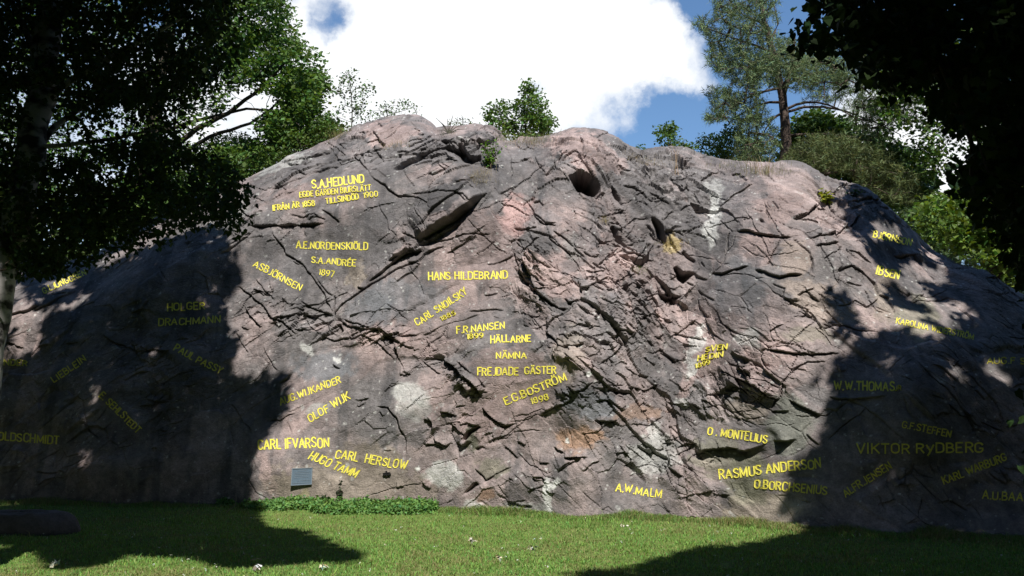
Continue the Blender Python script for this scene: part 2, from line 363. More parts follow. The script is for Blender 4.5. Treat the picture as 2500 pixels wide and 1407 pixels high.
# rough and smooth regions of the stone
rough = .30 + .55 * fbm(X_ * .6, S_ * .6, 3, 77)
for (cx, cy, rx, ry, rot, a) in [(1300, 690, 50, 130, 0, .9), (1430, 860, 70, 90, 0, .6), (1590, 720, 110, 110, 45, .9), (1500, 560, 110, 60, 30, .7), (760, 790, 130, 35, 15, .9), (960, 830, 110, 35, 15, .7),
     (1120, 920, 80, 25, 40, .9), (1150, 1060, 90, 50, 0, .7), (1250, 1180, 130, 50, 0, .5), (1830, 930, 110, 90, 0, .6), (1980, 760, 90, 60, 0, .6), (1120, 370, 90, 30, -20, .8), (1440, 440, 80, 40, 0, .6), (1650, 460, 90, 40, 20, .7),
     (760, 500, 110, 25, 5, .5), (700, 420, 90, 20, -25, .6), (1000, 600, 90, 20, -35, .7), (1380, 960, 60, 40, 0, .5), (1570, 1120, 90, 60, 0, .35), (2050, 520, 60, 60, 0, .4),
     (900, 480, 170, 70, -10, -.5), (680, 640, 110, 60, 0, -.5), (1080, 700, 120, 80, 0, -.5), (780, 900, 120, 50, 0, -.4), (780, 1130, 160, 80, 0, -.6), (1880, 660, 120, 40, 0, -.5), (1500, 1180, 100, 60, 0, -.5), (1900, 1190, 120, 80, 0, -.5),
     (1900, 1040, 80, 50, 0, -.3), (1850, 470, 90, 50, -20, -.3), (960, 330, 70, 30, 0, -.4), (1440, 350, 80, 20, 0, -.3)]:
    rough = rough + a * gb(cx, cy, rx, ry, rot)
rough = np.clip(rough, .05, 1.2)
side = sstep(1120, 1330, pu + 60 * w1)                       # bedding turns from one diagonal to the other
wx = X_ + .05 * w1 + .010 * fbm(X_ * 6, S_ * 6, 2, 5); ws = S_ + .05 * w2 + .010 * fbm(X_ * 6, S_ * 6, 2, 6)
def both(cell, seed, st=2.3):
    a = facets(wx / cell, ws / cell, seed, math.radians(34), st)
    b = facets(wx / cell, ws / cell, seed + 100, math.radians(-52), st)
    return [a[i] * (1 - side) + b[i] * side if i == 0 else np.where(side < .5, a[i], b[i]) for i in range(3)]
def blur(a, n=1):
    for _ in range(n):
        a = a.copy(); a[1:-1] = .25 * a[:-2] + .5 * a[1:-1] + .25 * a[2:]
        a[:, 1:-1] = .25 * a[:, :-2] + .5 * a[:, 1:-1] + .25 * a[:, 2:]
    return a
f1 = both(1.25, 1); f1[0] = blur(np.clip(f1[0], -.45, .45), 3); f2 = both(.48, 2); f3 = both(.19, 3, 2.1); f4 = both(.075, 4, 1.8)
f5 = both(.11, 5, 1.5)
D = calm * (.13 * f1[0] * (.35 + .65 * np.clip(rough, 0, 1)) + .115 * f2[0] * (rough ** 1.2 * .9 + .07) + .062 * f3[0] * rough ** 1.4 + .026 * f5[0] * rough ** 1.4 + .016 * f4[0] * (rough ** 1.3 + .08))
crk = fbm(X_ * 2.1, S_ * 2.1, 3, 301)
D -= calm * .05 * (1 - sstep(0, .035, f2[2])) * sstep(-.05, .35, crk) * (.3 + rough)
D -= calm * .03 * (1 - sstep(0, .06, f3[2])) * sstep(.0, .4, fbm(X_ * 1.4, S_ * 1.4, 3, 311)) * (.2 + rough)
D += (.2 + .8 * calm) * (.007 * fbm(X_ * 4, S_ * 4, 3, 401) + .004 * fbm(X_ * 22, S_ * 22, 3, 411) * (.3 + rough))

DL = np.zeros(D.shape); DS = np.zeros(D.shape)
def line(pts, h=.08, wa=55, wb=22, g=.05, gw=3.2):
    """ledge: the side above a line drawn left to right stands proud by h, with an open joint of depth g"""
    p = np.array(pts, float); mg = wa * 2.2
    m = (uu > p[:, 0].min() - mg) & (uu < p[:, 0].max() + mg) & (vv > p[:, 1].min() - mg) & (vv < p[:, 1].max() + mg)
    if not m.any(): return
    x = uu[m]; y = vv[m]; best = np.full(x.shape, 1e9); sd = np.zeros(x.shape); tt = np.zeros(x.shape)
    seg = np.hypot(*(np.diff(p, axis=0).T)); tot = seg.sum(); acc = 0
    for i in range(len(p) - 1):
        d, t = near_seg(*p[i], *p[i + 1], x, y)
        dx, dy = p[i + 1] - p[i]; s = -np.sign(dx * (y - p[i, 1]) - dy * (x - p[i, 0]))
        k = d < best
        best = np.where(k, d, best); sd = np.where(k, d * s, sd); tt = np.where(k, (acc + t * seg[i]) / tot, tt); acc += seg[i]
    env = np.clip(np.minimum(tt, 1 - tt) * 9 + .12, 0, 1) * (best < wa * 1.3)
    env = env * np.where((tt <= 0) | (tt >= 1), np.exp(-best / 3), 1)
    sm = .5 + .5 * np.tanh(sd / (1.6 if abs(h) >= .16 else .7))
    v = (.8 if abs(h) >= .16 else .5) * h * env * (sm * np.clip(1 - sd / wa, 0, 1) - (1 - sm) * .35 * np.clip(1 + sd / wb, 0, 1)) - (1.6 if abs(h) >= .16 else .85) * g * env * np.exp(-(sd / (gw * .5)) ** 2)
    (DL if abs(h) >= .16 else DS)[m] += v * (.06 + .94 * calm[m])
def hole(pts, depth=.4):
    m = inpoly(uu, vv, pts); p = np.array(pts)
    q = np.full(m.sum(), 1e9)
    for a, b in zip(p, np.roll(p, -1, 0)): q = np.minimum(q, near_seg(*a, *b, uu[m], vv[m])[0])
    DL[m] -= depth * sstep(0, 4, q)
def LN(zf, s, *a):
    n = [tuple(float(c) for c in q.split(',')) for q in s.split()]
    line([zf(*q) for q in n], *a)
def HO(zf, s, depth=.4):
    n = [tuple(float(c) for c in q.split(',')) for q in s.split()]
    hole([zf(*q) for q in n], depth)
A, B, C, Dz, E, Fz, G, Rg, K = A_, B_, C_, D_, E_, F_, G_, R_, K_
# slab with the highest names
LN(A, '290,440 370,462 440,460 480,455 560,456 690,462 790,455', .13, 60, 25, .08)
LN(A, '985,5 1050,80 1120,160 1190,220 1260,265 1380,275 1440,310 1520,370', .02, 40, 20, .06, 2.5)
LN(A, '640,385 700,378 760,345 850,300', .05, 25); LN(A, '770,360 830,400 885,440', .07, 25); LN(A, '560,400 640,410 720,400 760,420', .05, 20); LN(A, '690,440 740,420 800,430', .05, 20)
LN(A, '1410,560 1520,505 1640,430 1760,340 1842,262', .34, 80, 30, .16, 4); LN(A, '1390,475 1440,460 1500,395 1570,330 1660,265 1780,155', .10, 60, 30, .05); LN(A, '1660,265 1710,270 1760,320', .05, 30)
LN(A, '1430,580 1560,560 1700,530 1890,525', .04, 50, 20, .06, 2.5)
LN(A, '1090,835 1180,770 1240,715 1290,672 1390,632 1445,590', .13, 45, 20, .10); LN(A, '850,1060 910,980 1000,920 1060,880 1130,840 1290,740 1420,690 1450,640 1560,600', .06, 40, 20, .09)
LN(A, '1300,510 1340,540 1420,560', .05, 20); LN(A, '1240,715 1330,650 1400,600', .06, 22); LN(A, '1000,870 1050,885', .10, 20)
LN(A, '450,515 495,590 540,650 620,700 680,770 730,840 790,920 800,960 850,1040', .05, 30, 30, .10); LN(A, '700,760 760,850 800,900 840,930', .06, 20)
LN(A, '850,925 854,990 856,1060', .02, 20, 20, .10); LN(A, '100,640 145,620 200,580 250,540 310,490', .05, 30, 20, .08)
LN(A, '210,860 300,930 400,1010 440,1070 520,1110 600,1190', .10, 30, 15, .07); LN(A, '330,820 380,880 440,940 460,965', .06, 20); LN(A, '640,960 720,1010 780,1030 840,1050', .09, 25); LN(A, '440,1072 540,1080 650,1030 700,1060 800,1045 850,1062', .11, 25)
LN(A, '260,1010 300,1070 370,1140', .12, 25, 10, .1); LN(A, '760,1190 850,1220 930,1210 1040,1190 1140,1230 1200,1310 1240,1345', .07, 30); LN(A, '870,1070 960,1130 1060,1150 1160,1150 1240,1200 1300,1210 1400,1190 1440,1165', .10, 30)
LN(A, '1110,1140 1180,1180 1270,1250', .07, 25); LN(A, '200,1180 240,1250 290,1310', .03, 25); LN(A, '700,1190 780,1140 850,1080', .07, 22); LN(A, '560,1150 640,1170 720,1150', .06, 20); LN(A, '300,930 360,900 420,930', .05, 18)
LN(A, '500,60 600,40 700,20', .08, 30); LN(A, '430,230 520,200 620,150 720,120 830,80', .05, 30); LN(A, '660,130 740,110 830,85 900,70', .06, 20); LN(A, '890,110 950,90 1010,60', .04, 18)
# summit blocks
LN(B, '0,790 80,795 200,750 280,720 340,690', .14, 40, 20, .09); LN(B, '0,850 60,830 150,860 230,820 320,790', .07, 30); LN(B, '0,1020 100,970 200,930', .05, 30); LN(B, '390,630 460,690', .03, 20, 20, .08)
LN(B, '510,725 600,690 650,700 740,655', .10, 35); LN(B, '500,720 560,770 620,850 680,920 740,960 800,1010 860,1035 940,1040', .03, 30, 20, .09); LN(B, '660,530 690,570 720,630 760,635', .12, 30); LN(B, '600,620 700,600 750,640', .1, 30)
LN(B, '700,575 780,530 850,490', .03, 20, 20, .05); LN(B, '970,515 1010,545 1010,575 1060,580', .06, 25); LN(B, '550,545 600,545 640,525', .06, 20); LN(B, '920,660 1000,630 1050,620 1110,570', .08, 25); LN(B, '930,620 1000,600 1060,610', .06, 20)
LN(B, '1080,855 1110,862 1160,845 1230,800', .09, 25); LN(B, '1160,770 1200,790 1240,815', .05, 18); LN(B, '950,1020 1060,1010 1160,995 1230,1005 1310,1020 1370,1080 1400,1095', .03, 25, 20, .07); LN(B, '1290,940 1380,930 1430,895', .04, 25)
LN(B, '1390,965 1430,990', .05, 15); LN(B, '1450,640 1530,632 1590,600', .22, 35, 15, .12); LN(B, '1440,600 1480,540 1590,545', .05, 20); LN(B, '1800,750 1840,755 1870,738', .05, 20); LN(B, '1700,780 1760,770 1870,735', .05, 20)
LN(B, '1890,730 1930,800 1970,855', .04, 25); LN(B, '1970,880 1995,845 2050,770 2140,670', .08, 35, 20, .09); LN(B, '1630,1010 1700,980 1760,960', .05, 20); LN(B, '700,470 740,490 780,465', .07, 20)
LN(B, '820,700 870,690 930,700 990,680 1060,640 1150,600', .1, 30); LN(B, '1180,660 1230,640 1300,620', .12, 25); LN(B, '1130,770 1200,830 1220,820', .05, 15); LN(B, '1200,700 1260,760 1300,780', .06, 15)
HO(B, '870,775 980,715 1180,665 1240,642 1300,680 1320,720 1370,760 1400,790 1330,775 1290,720 1250,688 1190,692 1080,730 980,790 880,835 800,835', .30)
HO(B, '1250,645 1330,640 1360,690 1430,720 1478,715 1475,760 1400,792 1350,785 1300,720', .42); HO(B, '1160,612 1230,597 1290,612 1200,655', .3); HO(B, '820,705 860,715 880,775 850,740', .2)
LN(B, '1740,1275 1830,1285 1920,1275', .09, 25); LN(B, '1850,1080 1900,1160 1960,1220 2060,1260', .05, 20, 10, .07); LN(B, '1340,1400 1440,1330 1520,1265', .03, 25, 20, .05); LN(B, '1500,1040 1530,1010', .05, 20)
# broken middle
LN(Rg, '200,305 270,232 320,205 400,290 470,380 520,450', .12, 60, 30, .05); LN(Rg, '100,405 200,300', .05, 30); LN(Rg, '440,110 520,150 545,250 560,320', .03, 30, 30, .05); LN(Rg, '640,330 680,372 740,395', .10, 30); LN(Rg, '690,485 760,510 830,560 860,600', .07, 30, 15, .08)
LN(Rg, '500,575 530,545 560,505', .12, 25); LN(Rg, '0,670 60,760 90,772 190,760', .08, 30); LN(Rg, '20,610 60,600 90,640', .08, 20); LN(Rg, '160,830 220,880 290,940 400,1050', .05, 30, 20, .07); LN(Rg, '120,880 200,950 290,1020', .05, 20, 20, .07)
LN(Rg, '590,930 640,950 700,1000 790,1040 860,1062', .07, 25, 20, .08); LN(Rg, '640,1010 700,1030 760,1070', .06, 20); LN(Rg, '700,890 760,820 780,770', .03, 20, 20, .05); LN(Rg, '880,825 930,870 1030,910', .09, 25); LN(Rg, '770,1075 820,1030 880,960 930,900', .05, 30, 20, .09)
LN(Rg, '1000,835 1080,840 1150,865', .12, 25); LN(Rg, '1060,340 1110,310 1200,290', .12, 25); LN(Rg, '1110,425 1200,390 1260,375', .06, 20); LN(Rg, '1270,435 1350,390 1440,370', .10, 30); LN(Rg, '1520,405 1580,400 1655,442', .11, 25); LN(Rg, '1440,660 1500,610 1560,560 1690,470', .10, 35)
LN(Rg, '1830,620 1855,645 1880,670', .04, 15); LN(Rg, '1476,990 1490,900 1505,850', .05, 20, 20, .08); LN(Rg, '1560,835 1640,842 1720,865 1800,880 1890,885 1980,870', .14, 45, 20, .10); LN(Rg, '1780,1100 1810,1060 1860,950 1885,890', .03, 20, 20, .06); LN(Rg, '1980,870 2050,950 2120,1010 2135,1160', .02, 20, 20, .06)
LN(Rg, '1370,1150 1450,1162 1530,1130 1640,1100', .11, 35, 15, .09); LN(Rg, '1690,1130 1760,1142 1800,1160 1890,1185 1960,1160 2060,1160', .13, 40, 18, .09); LN(Rg, '2010,745 2080,720 2110,670 2180,620', .12, 30); LN(Rg, '710,1110 770,1190 830,1240', .10, 25); LN(Rg, '880,1240 950,1330 970,1385', .10, 20)
LN(Rg, '370,1300 420,1290 450,1260 560,1200', .08, 30); LN(Rg, '250,1350 300,1392 350,1350', .08, 20); LN(Rg, '1260,1270 1330,1320 1390,1362', .06, 25); LN(Rg, '0,1300 80,1340 160,1400', .06, 25); LN(Rg, '860,600 900,620 1000,600', .04, 30)
LN(Rg, '470,1045 500,1040 530,1075', .06, 15); LN(Rg, '560,1055 640,1000', .03, 15); LN(Rg, '900,730 960,790 1010,850', .08, 18); LN(Rg, '1340,600 1370,550 1480,600', .03, 25); LN(Rg, '1250,460 1370,550', .05, 30); LN(Rg, '860,770 930,850 1000,900', .07, 20); LN(Rg, '990,770 1020,730 1060,700', .06, 20)
LN(Rg, '1280,1060 1310,1090', .05, 15); LN(Rg, '1040,1190 1120,1150 1250,1160 1340,1200', .08, 20); LN(Rg, '1160,1200 1240,1240', .05, 15); LN(Rg, '1610,755 1660,750', .05, 15)
HO(Rg, '270,410 380,355 405,372 430,365 515,450 520,500 490,530 480,545 420,540 340,500', .95); HO(Rg, '600,480 632,485 700,622 690,627 640,570', .30); HO(Rg, '590,812 620,780 650,860 700,930 715,972 660,930 610,870', .28)
HO(Rg, '1080,1078 1110,1082 1150,1130 1250,1148 1160,1225 1110,1180', .45); HO(Rg, '895,735 925,740 970,800 1022,880 1020,915 990,900 940,840', .24); HO(Rg, '965,1265 1050,1292 1150,1315 1100,1380 1050,1370 990,1315', .32)
HO(Rg, '1130,978 1160,972 1245,1052 1240,1078', .22); HO(Rg, '1718,745 1750,757 1775,792 1740,782', .2); HO(Rg, '480,560 530,505 560,510 500,580', .2); HO(Rg, '870,1150 920,1150 890,1180', .2); HO(Rg, '800,1060 860,1070 830,1090', .15)
LN(C, '0,115 80,80 150,42 250,20 262,0', .14, 35, 15, .09); LN(C, '150,125 240,130', .10, 20); LN(C, '70,282 130,230 180,200 240,130', .08, 30); LN(C, '280,62 350,22 410,0', .03, 25, 20, .07)
LN(C, '950,50 980,130 1010,210 1060,290', .05, 25, 20, .09); HO(C, '1022,272 1085,265 1060,312', .25); LN(C, '1060,300 1130,370 1200,430 1300,490 1370,492', .06, 30, 20, .08); LN(C, '1370,450 1400,445 1450,422', .08, 20); LN(C, '1190,635 1220,620 1270,570 1340,515', .07, 30, 20, .08)
LN(C, '1190,650 1250,700 1310,770 1360,792 1420,762 1490,748', .11, 35, 15, .08); HO(C, '1320,770 1410,760 1370,795', .2); HO(C, '1300,488 1370,492 1335,515', .18); HO(C, '1370,448 1420,435 1390,455', .15)
LN(C, '720,372 770,362 820,350', .04, 15); LN(C, '600,512 700,495 800,480 860,488', .05, 20); LN(C, '250,690 330,660 400,620 480,590 600,560 680,520', .04, 25, 20, .05); LN(C, '790,540 840,560 900,582', .07, 22); LN(C, '0,690 60,702 110,690 170,640', .09, 25); LN(C, '0,700 50,735 100,772 180,792', .07, 22)
LN(C, '390,862 450,900 540,980 620,1052 680,1122 705,1132', .16, 30, 15, .12, 4); LN(C, '510,885 560,920 640,990 730,1082', .14, 22, 12, .10, 4); LN(C, '250,880 340,960 380,980', .05, 20, 20, .07); LN(C, '1390,1078 1430,1132 1490,1112 1560,1062', .10, 28); LN(C, '1160,1290 1260,1240 1400,1180', .09, 28)
HO(C, '1640,1100 1720,1118 1850,1130 1740,1148', .24); LN(C, '1610,1050 1650,1100 1850,1128', .08, 30); LN(C, '1690,620 1750,652 1820,690 1870,692', .08, 25); LN(C, '1500,600 1552,630', .06, 18); LN(C, '1620,530 1690,562', .06, 18); LN(C, '1840,490 1900,515 1950,512', .09, 22)
LN(C, '700,1240 740,1290 800,1330 900,1372', .05, 22, 15, .07); LN(C, '280,1310 310,1340 320,1392', .07, 20); LN(C, '380,1270 430,1272 500,1292', .07, 22); HO(C, '75,982 155,978 100,952', .14); LN(C, '70,985 130,992 170,970', .07, 18); LN(C, '1590,1332 1660,1340 1722,1342', .07, 25)
LN(C, '900,110 950,90 970,60', .05, 18); LN(C, '1480,60 1530,110 1600,130', .05, 25); LN(C, '1560,100 1620,130 1740,30', .04, 20); LN(C, '1680,870 1700,910', .07, 15); LN(C, '1350,830 1420,900 1500,980', .04, 20, 20, .06); LN(C, '1800,270 1850,330 1910,370', .08, 20); LN(C, '2020,690 2060,700 2100,680', .1, 20)
LN(C, '2060,820 2110,850 2180,900', .07, 20); LN(C, '1840,440 1860,400 1900,380', .1, 20); LN(C, '2040,260 2080,350 2190,440', .14, 25); LN(C, '1400,260 1450,330', .05, 18); LN(C, '1470,345 1530,340', .09, 20)
# foot of the rock
LN(Dz, '860,308 930,335 1010,318', .09, 25); LN(Dz, '920,390 950,385 985,355', .05, 18); LN(Dz, '1250,110 1290,115 1340,100', .10, 20); LN(Dz, '705,28 740,50 775,52', .09, 20); LN(Dz, '1075,385 1160,398 1230,480 1270,560 1310,632', .05, 30, 20, .08); LN(Dz, '1310,632 1312,700 1310,770', .01, 15, 15, .06)
LN(Dz, '1095,425 1115,450 1130,472', .05, 15); LN(Dz, '1590,420 1630,422 1670,430', .05, 20); LN(Dz, '1620,510 1680,495 1730,485', .08, 22); LN(Dz, '1520,600 1550,660 1640,700 1680,662', .10, 25); LN(Dz, '1460,685 1540,682 1610,712', .09, 22); LN(Dz, '1440,480 1500,500 1525,570', .10, 20)
HO(Dz, '1800,580 1900,535 1915,552 1830,600 1790,660 1760,650', .26); LN(Dz, '1722,655 1760,692 1840,655', .16, 30); HO(Dz, '1870,715 1930,690 1990,735 1925,712 1890,742', .16); LN(Dz, '1870,880 1930,930 1965,972 2050,930', .10, 25); LN(Dz, '1740,520 1790,500 1900,540', .08, 22)
HO(Dz, '1748,1112 1800,1060 1880,990 1915,1020 1830,1072', .22); LN(Dz, '1450,985 1470,1025 1515,1052', .09, 25); LN(Dz, '1250,1050 1310,1040', .08, 18); LN(Dz, '1330,1168 1400,1142', .09, 18); LN(Dz, '1140,738 1200,742', .06, 15); LN(Dz, '1060,760 1100,770', .03, 15)
HO(Dz, '1855,1130 1930,1148 1990,1200 2085,1208 2075,1222 1985,1215 1925,1162', .22); HO(Dz, '2038,1088 2100,1122 2152,1135 2130,1145 2080,1132', .22); LN(Dz, '2140,1158 2250,1188 2300,1185 2340,1200', .13, 35, 12, .10, 4)
LN(Dz, '1925,390 1960,440 2040,490 2110,542 2200,512', .06, 25, 20, .07); LN(Dz, '280,190 330,150 370,110', .03, 18); LN(Dz, '1700,380 1780,370', .03, 18); LN(Dz, '2220,660 2290,695', .08, 18); LN(Dz, '2080,540 2160,520', .05, 20)
LN(K, '1600,790 1700,785 1790,790', .09, 25); LN(K, '1550,905 1620,860 1700,820', .09, 25); LN(K, '1370,835 1450,838', .09, 20); LN(K, '1310,960 1390,962 1420,985', .09, 22); LN(K, '1265,1085 1330,1060 1400,1030', .06, 20); LN(K, '1510,690 1540,725 1595,745', .10, 22); LN(K, '1410,1080 1450,1100 1500,1100', .08, 22)
LN(K, '960,930 1020,900 1100,860', .06, 22); LN(K, '1100,965 1140,990', .05, 18); LN(K, '540,1185 600,1150', .06, 18)
LN(E, '1100,280 1180,320 1280,358 1360,410 1420,452 1490,462', .11, 40, 20, .09); LN(E, '1420,530 1460,480 1500,455 1530,360 1600,285 1680,242 1800,240', .05, 30, 20, .07); LN(E, '1380,140 1480,160 1600,182 1700,190 1800,190 1890,172', .10, 40, 20, .08)
LN(E, '1560,470 1640,520 1700,545 1770,578', .12, 30, 15, .09); LN(E, '1430,540 1500,545 1560,545', .06, 22); LN(E, '930,800 960,827 1060,803 1170,797 1270,812 1380,788 1460,752 1560,748 1610,732', .20, 50, 20, .10); LN(E, '740,740 790,735 830,712', .07, 22); LN(E, '830,790 880,758 950,768', .11, 25)
LN(E, '895,890 920,850 940,822', .06, 25); LN(E, '1010,910 1030,885 1052,868', .04, 15); LN(E, '840,1140 940,1105 1040,1088 1080,1080', .07, 25); LN(E, '1060,1095 1110,1112 1170,1112', .08, 20); LN(E, '730,900 800,950 870,992', .09, 25); LN(E, '90,860 140,858 200,862', .10, 25); LN(E, '50,950 80,915 130,890', .08, 25)
LN(E, '210,960 270,900 310,888', .07, 20); LN(E, '400,840 450,828 500,835', .09, 20); LN(E, '280,605 380,625 420,612', .09, 20); LN(E, '890,495 905,455 925,420', .05, 18); LN(E, '570,562 610,548', .08, 15); LN(E, '330,1240 340,1210 370,1190 400,1225', .03, 12)
LN(E, '1490,1105 1560,1112', .04, 12); LN(E, '1680,700 1720,735 1760,772', .05, 20); LN(E, '1640,1140 1700,1160', .04, 12); LN(E, '1000,560 1100,520 1180,560 1300,540', .01, 15, 15, .05, 2.2); LN(E, '1200,700 1280,600 1400,580', .01, 15, 15, .045, 2.2); LN(E, '1120,450 1180,520 1260,600', .01, 15, 15, .045, 2.2)
LN(E, '1500,400 1400,350 1300,330 1230,250', .01, 15, 15, .06, 2.2); LN(E, '1650,120 1560,330', .01, 15, 15, .05, 2.2); LN(E, '1440,150 1330,60 1220,110', .05, 20, 15, .07, 2.6); LN(E, '650,180 700,150 790,230', .06, 20); LN(E, '350,30 460,110 420,200', .05, 20, 20, .06)
LN(Fz, '380,460 450,440 610,432', .11, 30); LN(Fz, '430,518 500,500 600,485', .12, 25); HO(Fz, '510,720 570,700 628,640 610,690', .22); LN(Fz, '396,600 398,660 400,720', .02, 18, 18, .06); LN(Fz, '600,685 690,655 760,700 850,780 880,862', .10, 40, 20, .09); LN(Fz, '880,862 950,890 985,960 1010,1040', .08, 25)
LN(Fz, '270,325 300,300 340,290 440,205', .12, 30); LN(Fz, '560,125 620,92 690,82 760,130 772,182', .10, 30); LN(Fz, '540,430 570,430 640,370 740,290', .13, 35); LN(Fz, '680,195 800,192 860,200', .13, 25); LN(Fz, '430,1145 470,1122 560,1092 640,1100 740,1132 870,1136', -.05, 50, 20, .08)
LN(Fz, '320,1050 340,1030 370,980', .08, 18); LN(Fz, '300,880 350,860 410,820', .06, 20, 15, .07); LN(Fz, '1000,570 1060,600 1130,592 1200,642', .07, 25); LN(Fz, '380,930 300,1000 420,1060', .03, 15, 15, .05, 2.2); LN(Fz, '700,900 800,950 880,900', .03, 15, 15, .05, 2.2); LN(Fz, '650,780 760,800', .03, 15, 15, .05)
LN(Fz, '110,790 200,830 180,900', .02, 15, 15, .05); LN(Fz, '580,110 600,180 640,200', .06, 20); LN(Fz, '930,1020 1050,1060 1250,1090', .1, 30)
LN(G, '440,300 500,318 600,312 800,300', .12, 30); LN(H_, '0,830 40,850 120,880 60,900', .12, 25); LN(H_, '260,610 400,560 520,490 620,440', .10, 40); LN(H_, '350,430 450,480 560,455', .08, 30); LN(H_, '0,660 80,640 230,610 330,560', .12, 35); LN(H_, '770,190 850,160 1000,70', .12, 30); LN(H_, '910,230 980,190', .1, 20)
LN(I_, '560,235 590,280 660,335', .05, 20, 15, .09); LN(I_, '1030,400 1060,402', .06, 15); LN(I_, '1080,270 1120,285', .06, 15)

# short broken edges, thick in the shattered zones
rs = np.random.RandomState(77); vf = np.argwhere((pu > 0) & (pu < 2500) & (pv < 1290) & (Kback < .1) & (rough > .25))
wgt = (rough * calm)[vf[:, 0], vf[:, 1]] ** 1.6; pick = vf[rs.choice(len(vf), 230, p=wgt / wgt.sum())]
for (i, j) in pick:
    cx, cy = pu[i, j], pv[i, j]; L_ = rs.uniform(16, 85); sd_ = side[i, j] > .5
    an = math.radians(rs.choice([-28, -35, 12, 40]) + rs.normal(0, 10)) if not sd_ else math.radians(rs.choice([48, 40, -40, -8, 20]) + rs.normal(0, 12))
    dx, dy = math.cos(an) * L_ / 2, math.sin(an) * L_ / 2; k = rs.normal(0, L_ * .12)
    line([(cx - dx, cy - dy), (cx - dy * .2 + k * .3, cy + dx * .0 + k), (cx + dx, cy + dy)], rs.uniform(.02, .09), rs.uniform(14, 34), 10, rs.uniform(.03, .06), 2.2)

# hairline joints crossing the smooth slabs
vf = np.argwhere((pu > 560) & (pu < 2300) & (pv < 1260) & (Kback < .1) & (rough < .6) & (calm > .9))
for (i, j) in vf[rs.choice(len(vf), 95)]:
    cx, cy = pu[i, j], pv[i, j]; L_ = rs.uniform(30, 150); an = math.radians(rs.choice([-30, -22, -38, 46, 60]) if cx < 1250 else rs.choice([50, 58, -42, -12, 10])) + rs.normal(0, .15)
    t = np.linspace(-.5, .5, 6); k = np.cumsum(rs.normal(0, L_ * .05, 6))
    line(list(zip(cx + math.cos(an) * t * L_ - math.sin(an) * k, cy + math.sin(an) * t * L_ + math.cos(an) * k)), rs.uniform(.0, .03), 20, 10, rs.uniform(.03, .055), 2.1)
DB = (blur(DL, 1) + DS) * (edge * .9 + .1) * fin
D *= edge * .9 + .1
D *= fin
HD = N0 * np.array([.6, .6, .25]) + np.array([0, -.55, -.12]); HD /= np.linalg.norm(HD, axis=-1, keepdims=True)
P2 = P1 + N0 * D[..., None] + HD * DB[..., None]
P2 += np.array([0, 0, 1]) * (.25 * fbm(X_ * .5, Yr * .5, 3, 90) * sstep(.5, 3, Kback))[..., None]
ru, rv, _ = project(P2)

# ------------------------------------------------------------------ rock: colour of the stone, plus shade painted on one downturned face
grey = np.array([.098, .086, .089]); pink = np.array([.215, .140, .132]); dark = np.array([.052, .048, .052]); pale = np.array([.30, .30, .29])
rust = np.array([.20, .105, .055]); olive = np.array([.115, .112, .068]); tan = np.array([.20, .155, .115]); blue = np.array([.085, .090, .105])
def mixc(c, d, t): return c + (d - c) * np.clip(t, 0, 1)[..., None]
nz = fbm(X_ * .8, S_ * .8, 5, 501); nf = fbm(X_ * 7, S_ * 7, 4, 511); streak = fbm(X_ * 3.2, S_ * .35, 4, 521)
CR = np.zeros(P2.shape) + grey
CR = mixc(CR, pink, .30 + .7 * nz + .6 * (f2[1] - .5) * (.25 + rough) + .35 * (f1[1] - .5) + .35 * (f3[1] - .5) * rough + .15 * nf)
CR = mixc(CR, dark, (.75 * sstep(.03, .4, streak) + .35 * sstep(.1, .5, fbm(X_ * 1.7, S_ * 1.7, 4, 531))) * (1 - .5 * rough))
un = pu + 26 * w1 + 12 * nf; vn = pv + 26 * w2 + 12 * fbm(X_ * 7 + 5, S_ * 7, 3, 541)
nf2 = fbm(X_ * 9, S_ * 9, 4, 555) + .6 * (f3[1] - .5)
def cb(cx, cy, rx, ry, rot=0):
    c, s = math.cos(math.radians(rot)), math.sin(math.radians(rot)); dx = un - cx; dy = vn - cy
    g_ = np.exp(-((((dx * c + dy * s) / rx) ** 2 + ((-dx * s + dy * c) / ry) ** 2) ** 1.3)); return sstep(.22, .72, 1.15 * g_ + .42 * nf2 * (g_ > .05)) * np.clip(g_ * 4, 0, 1)
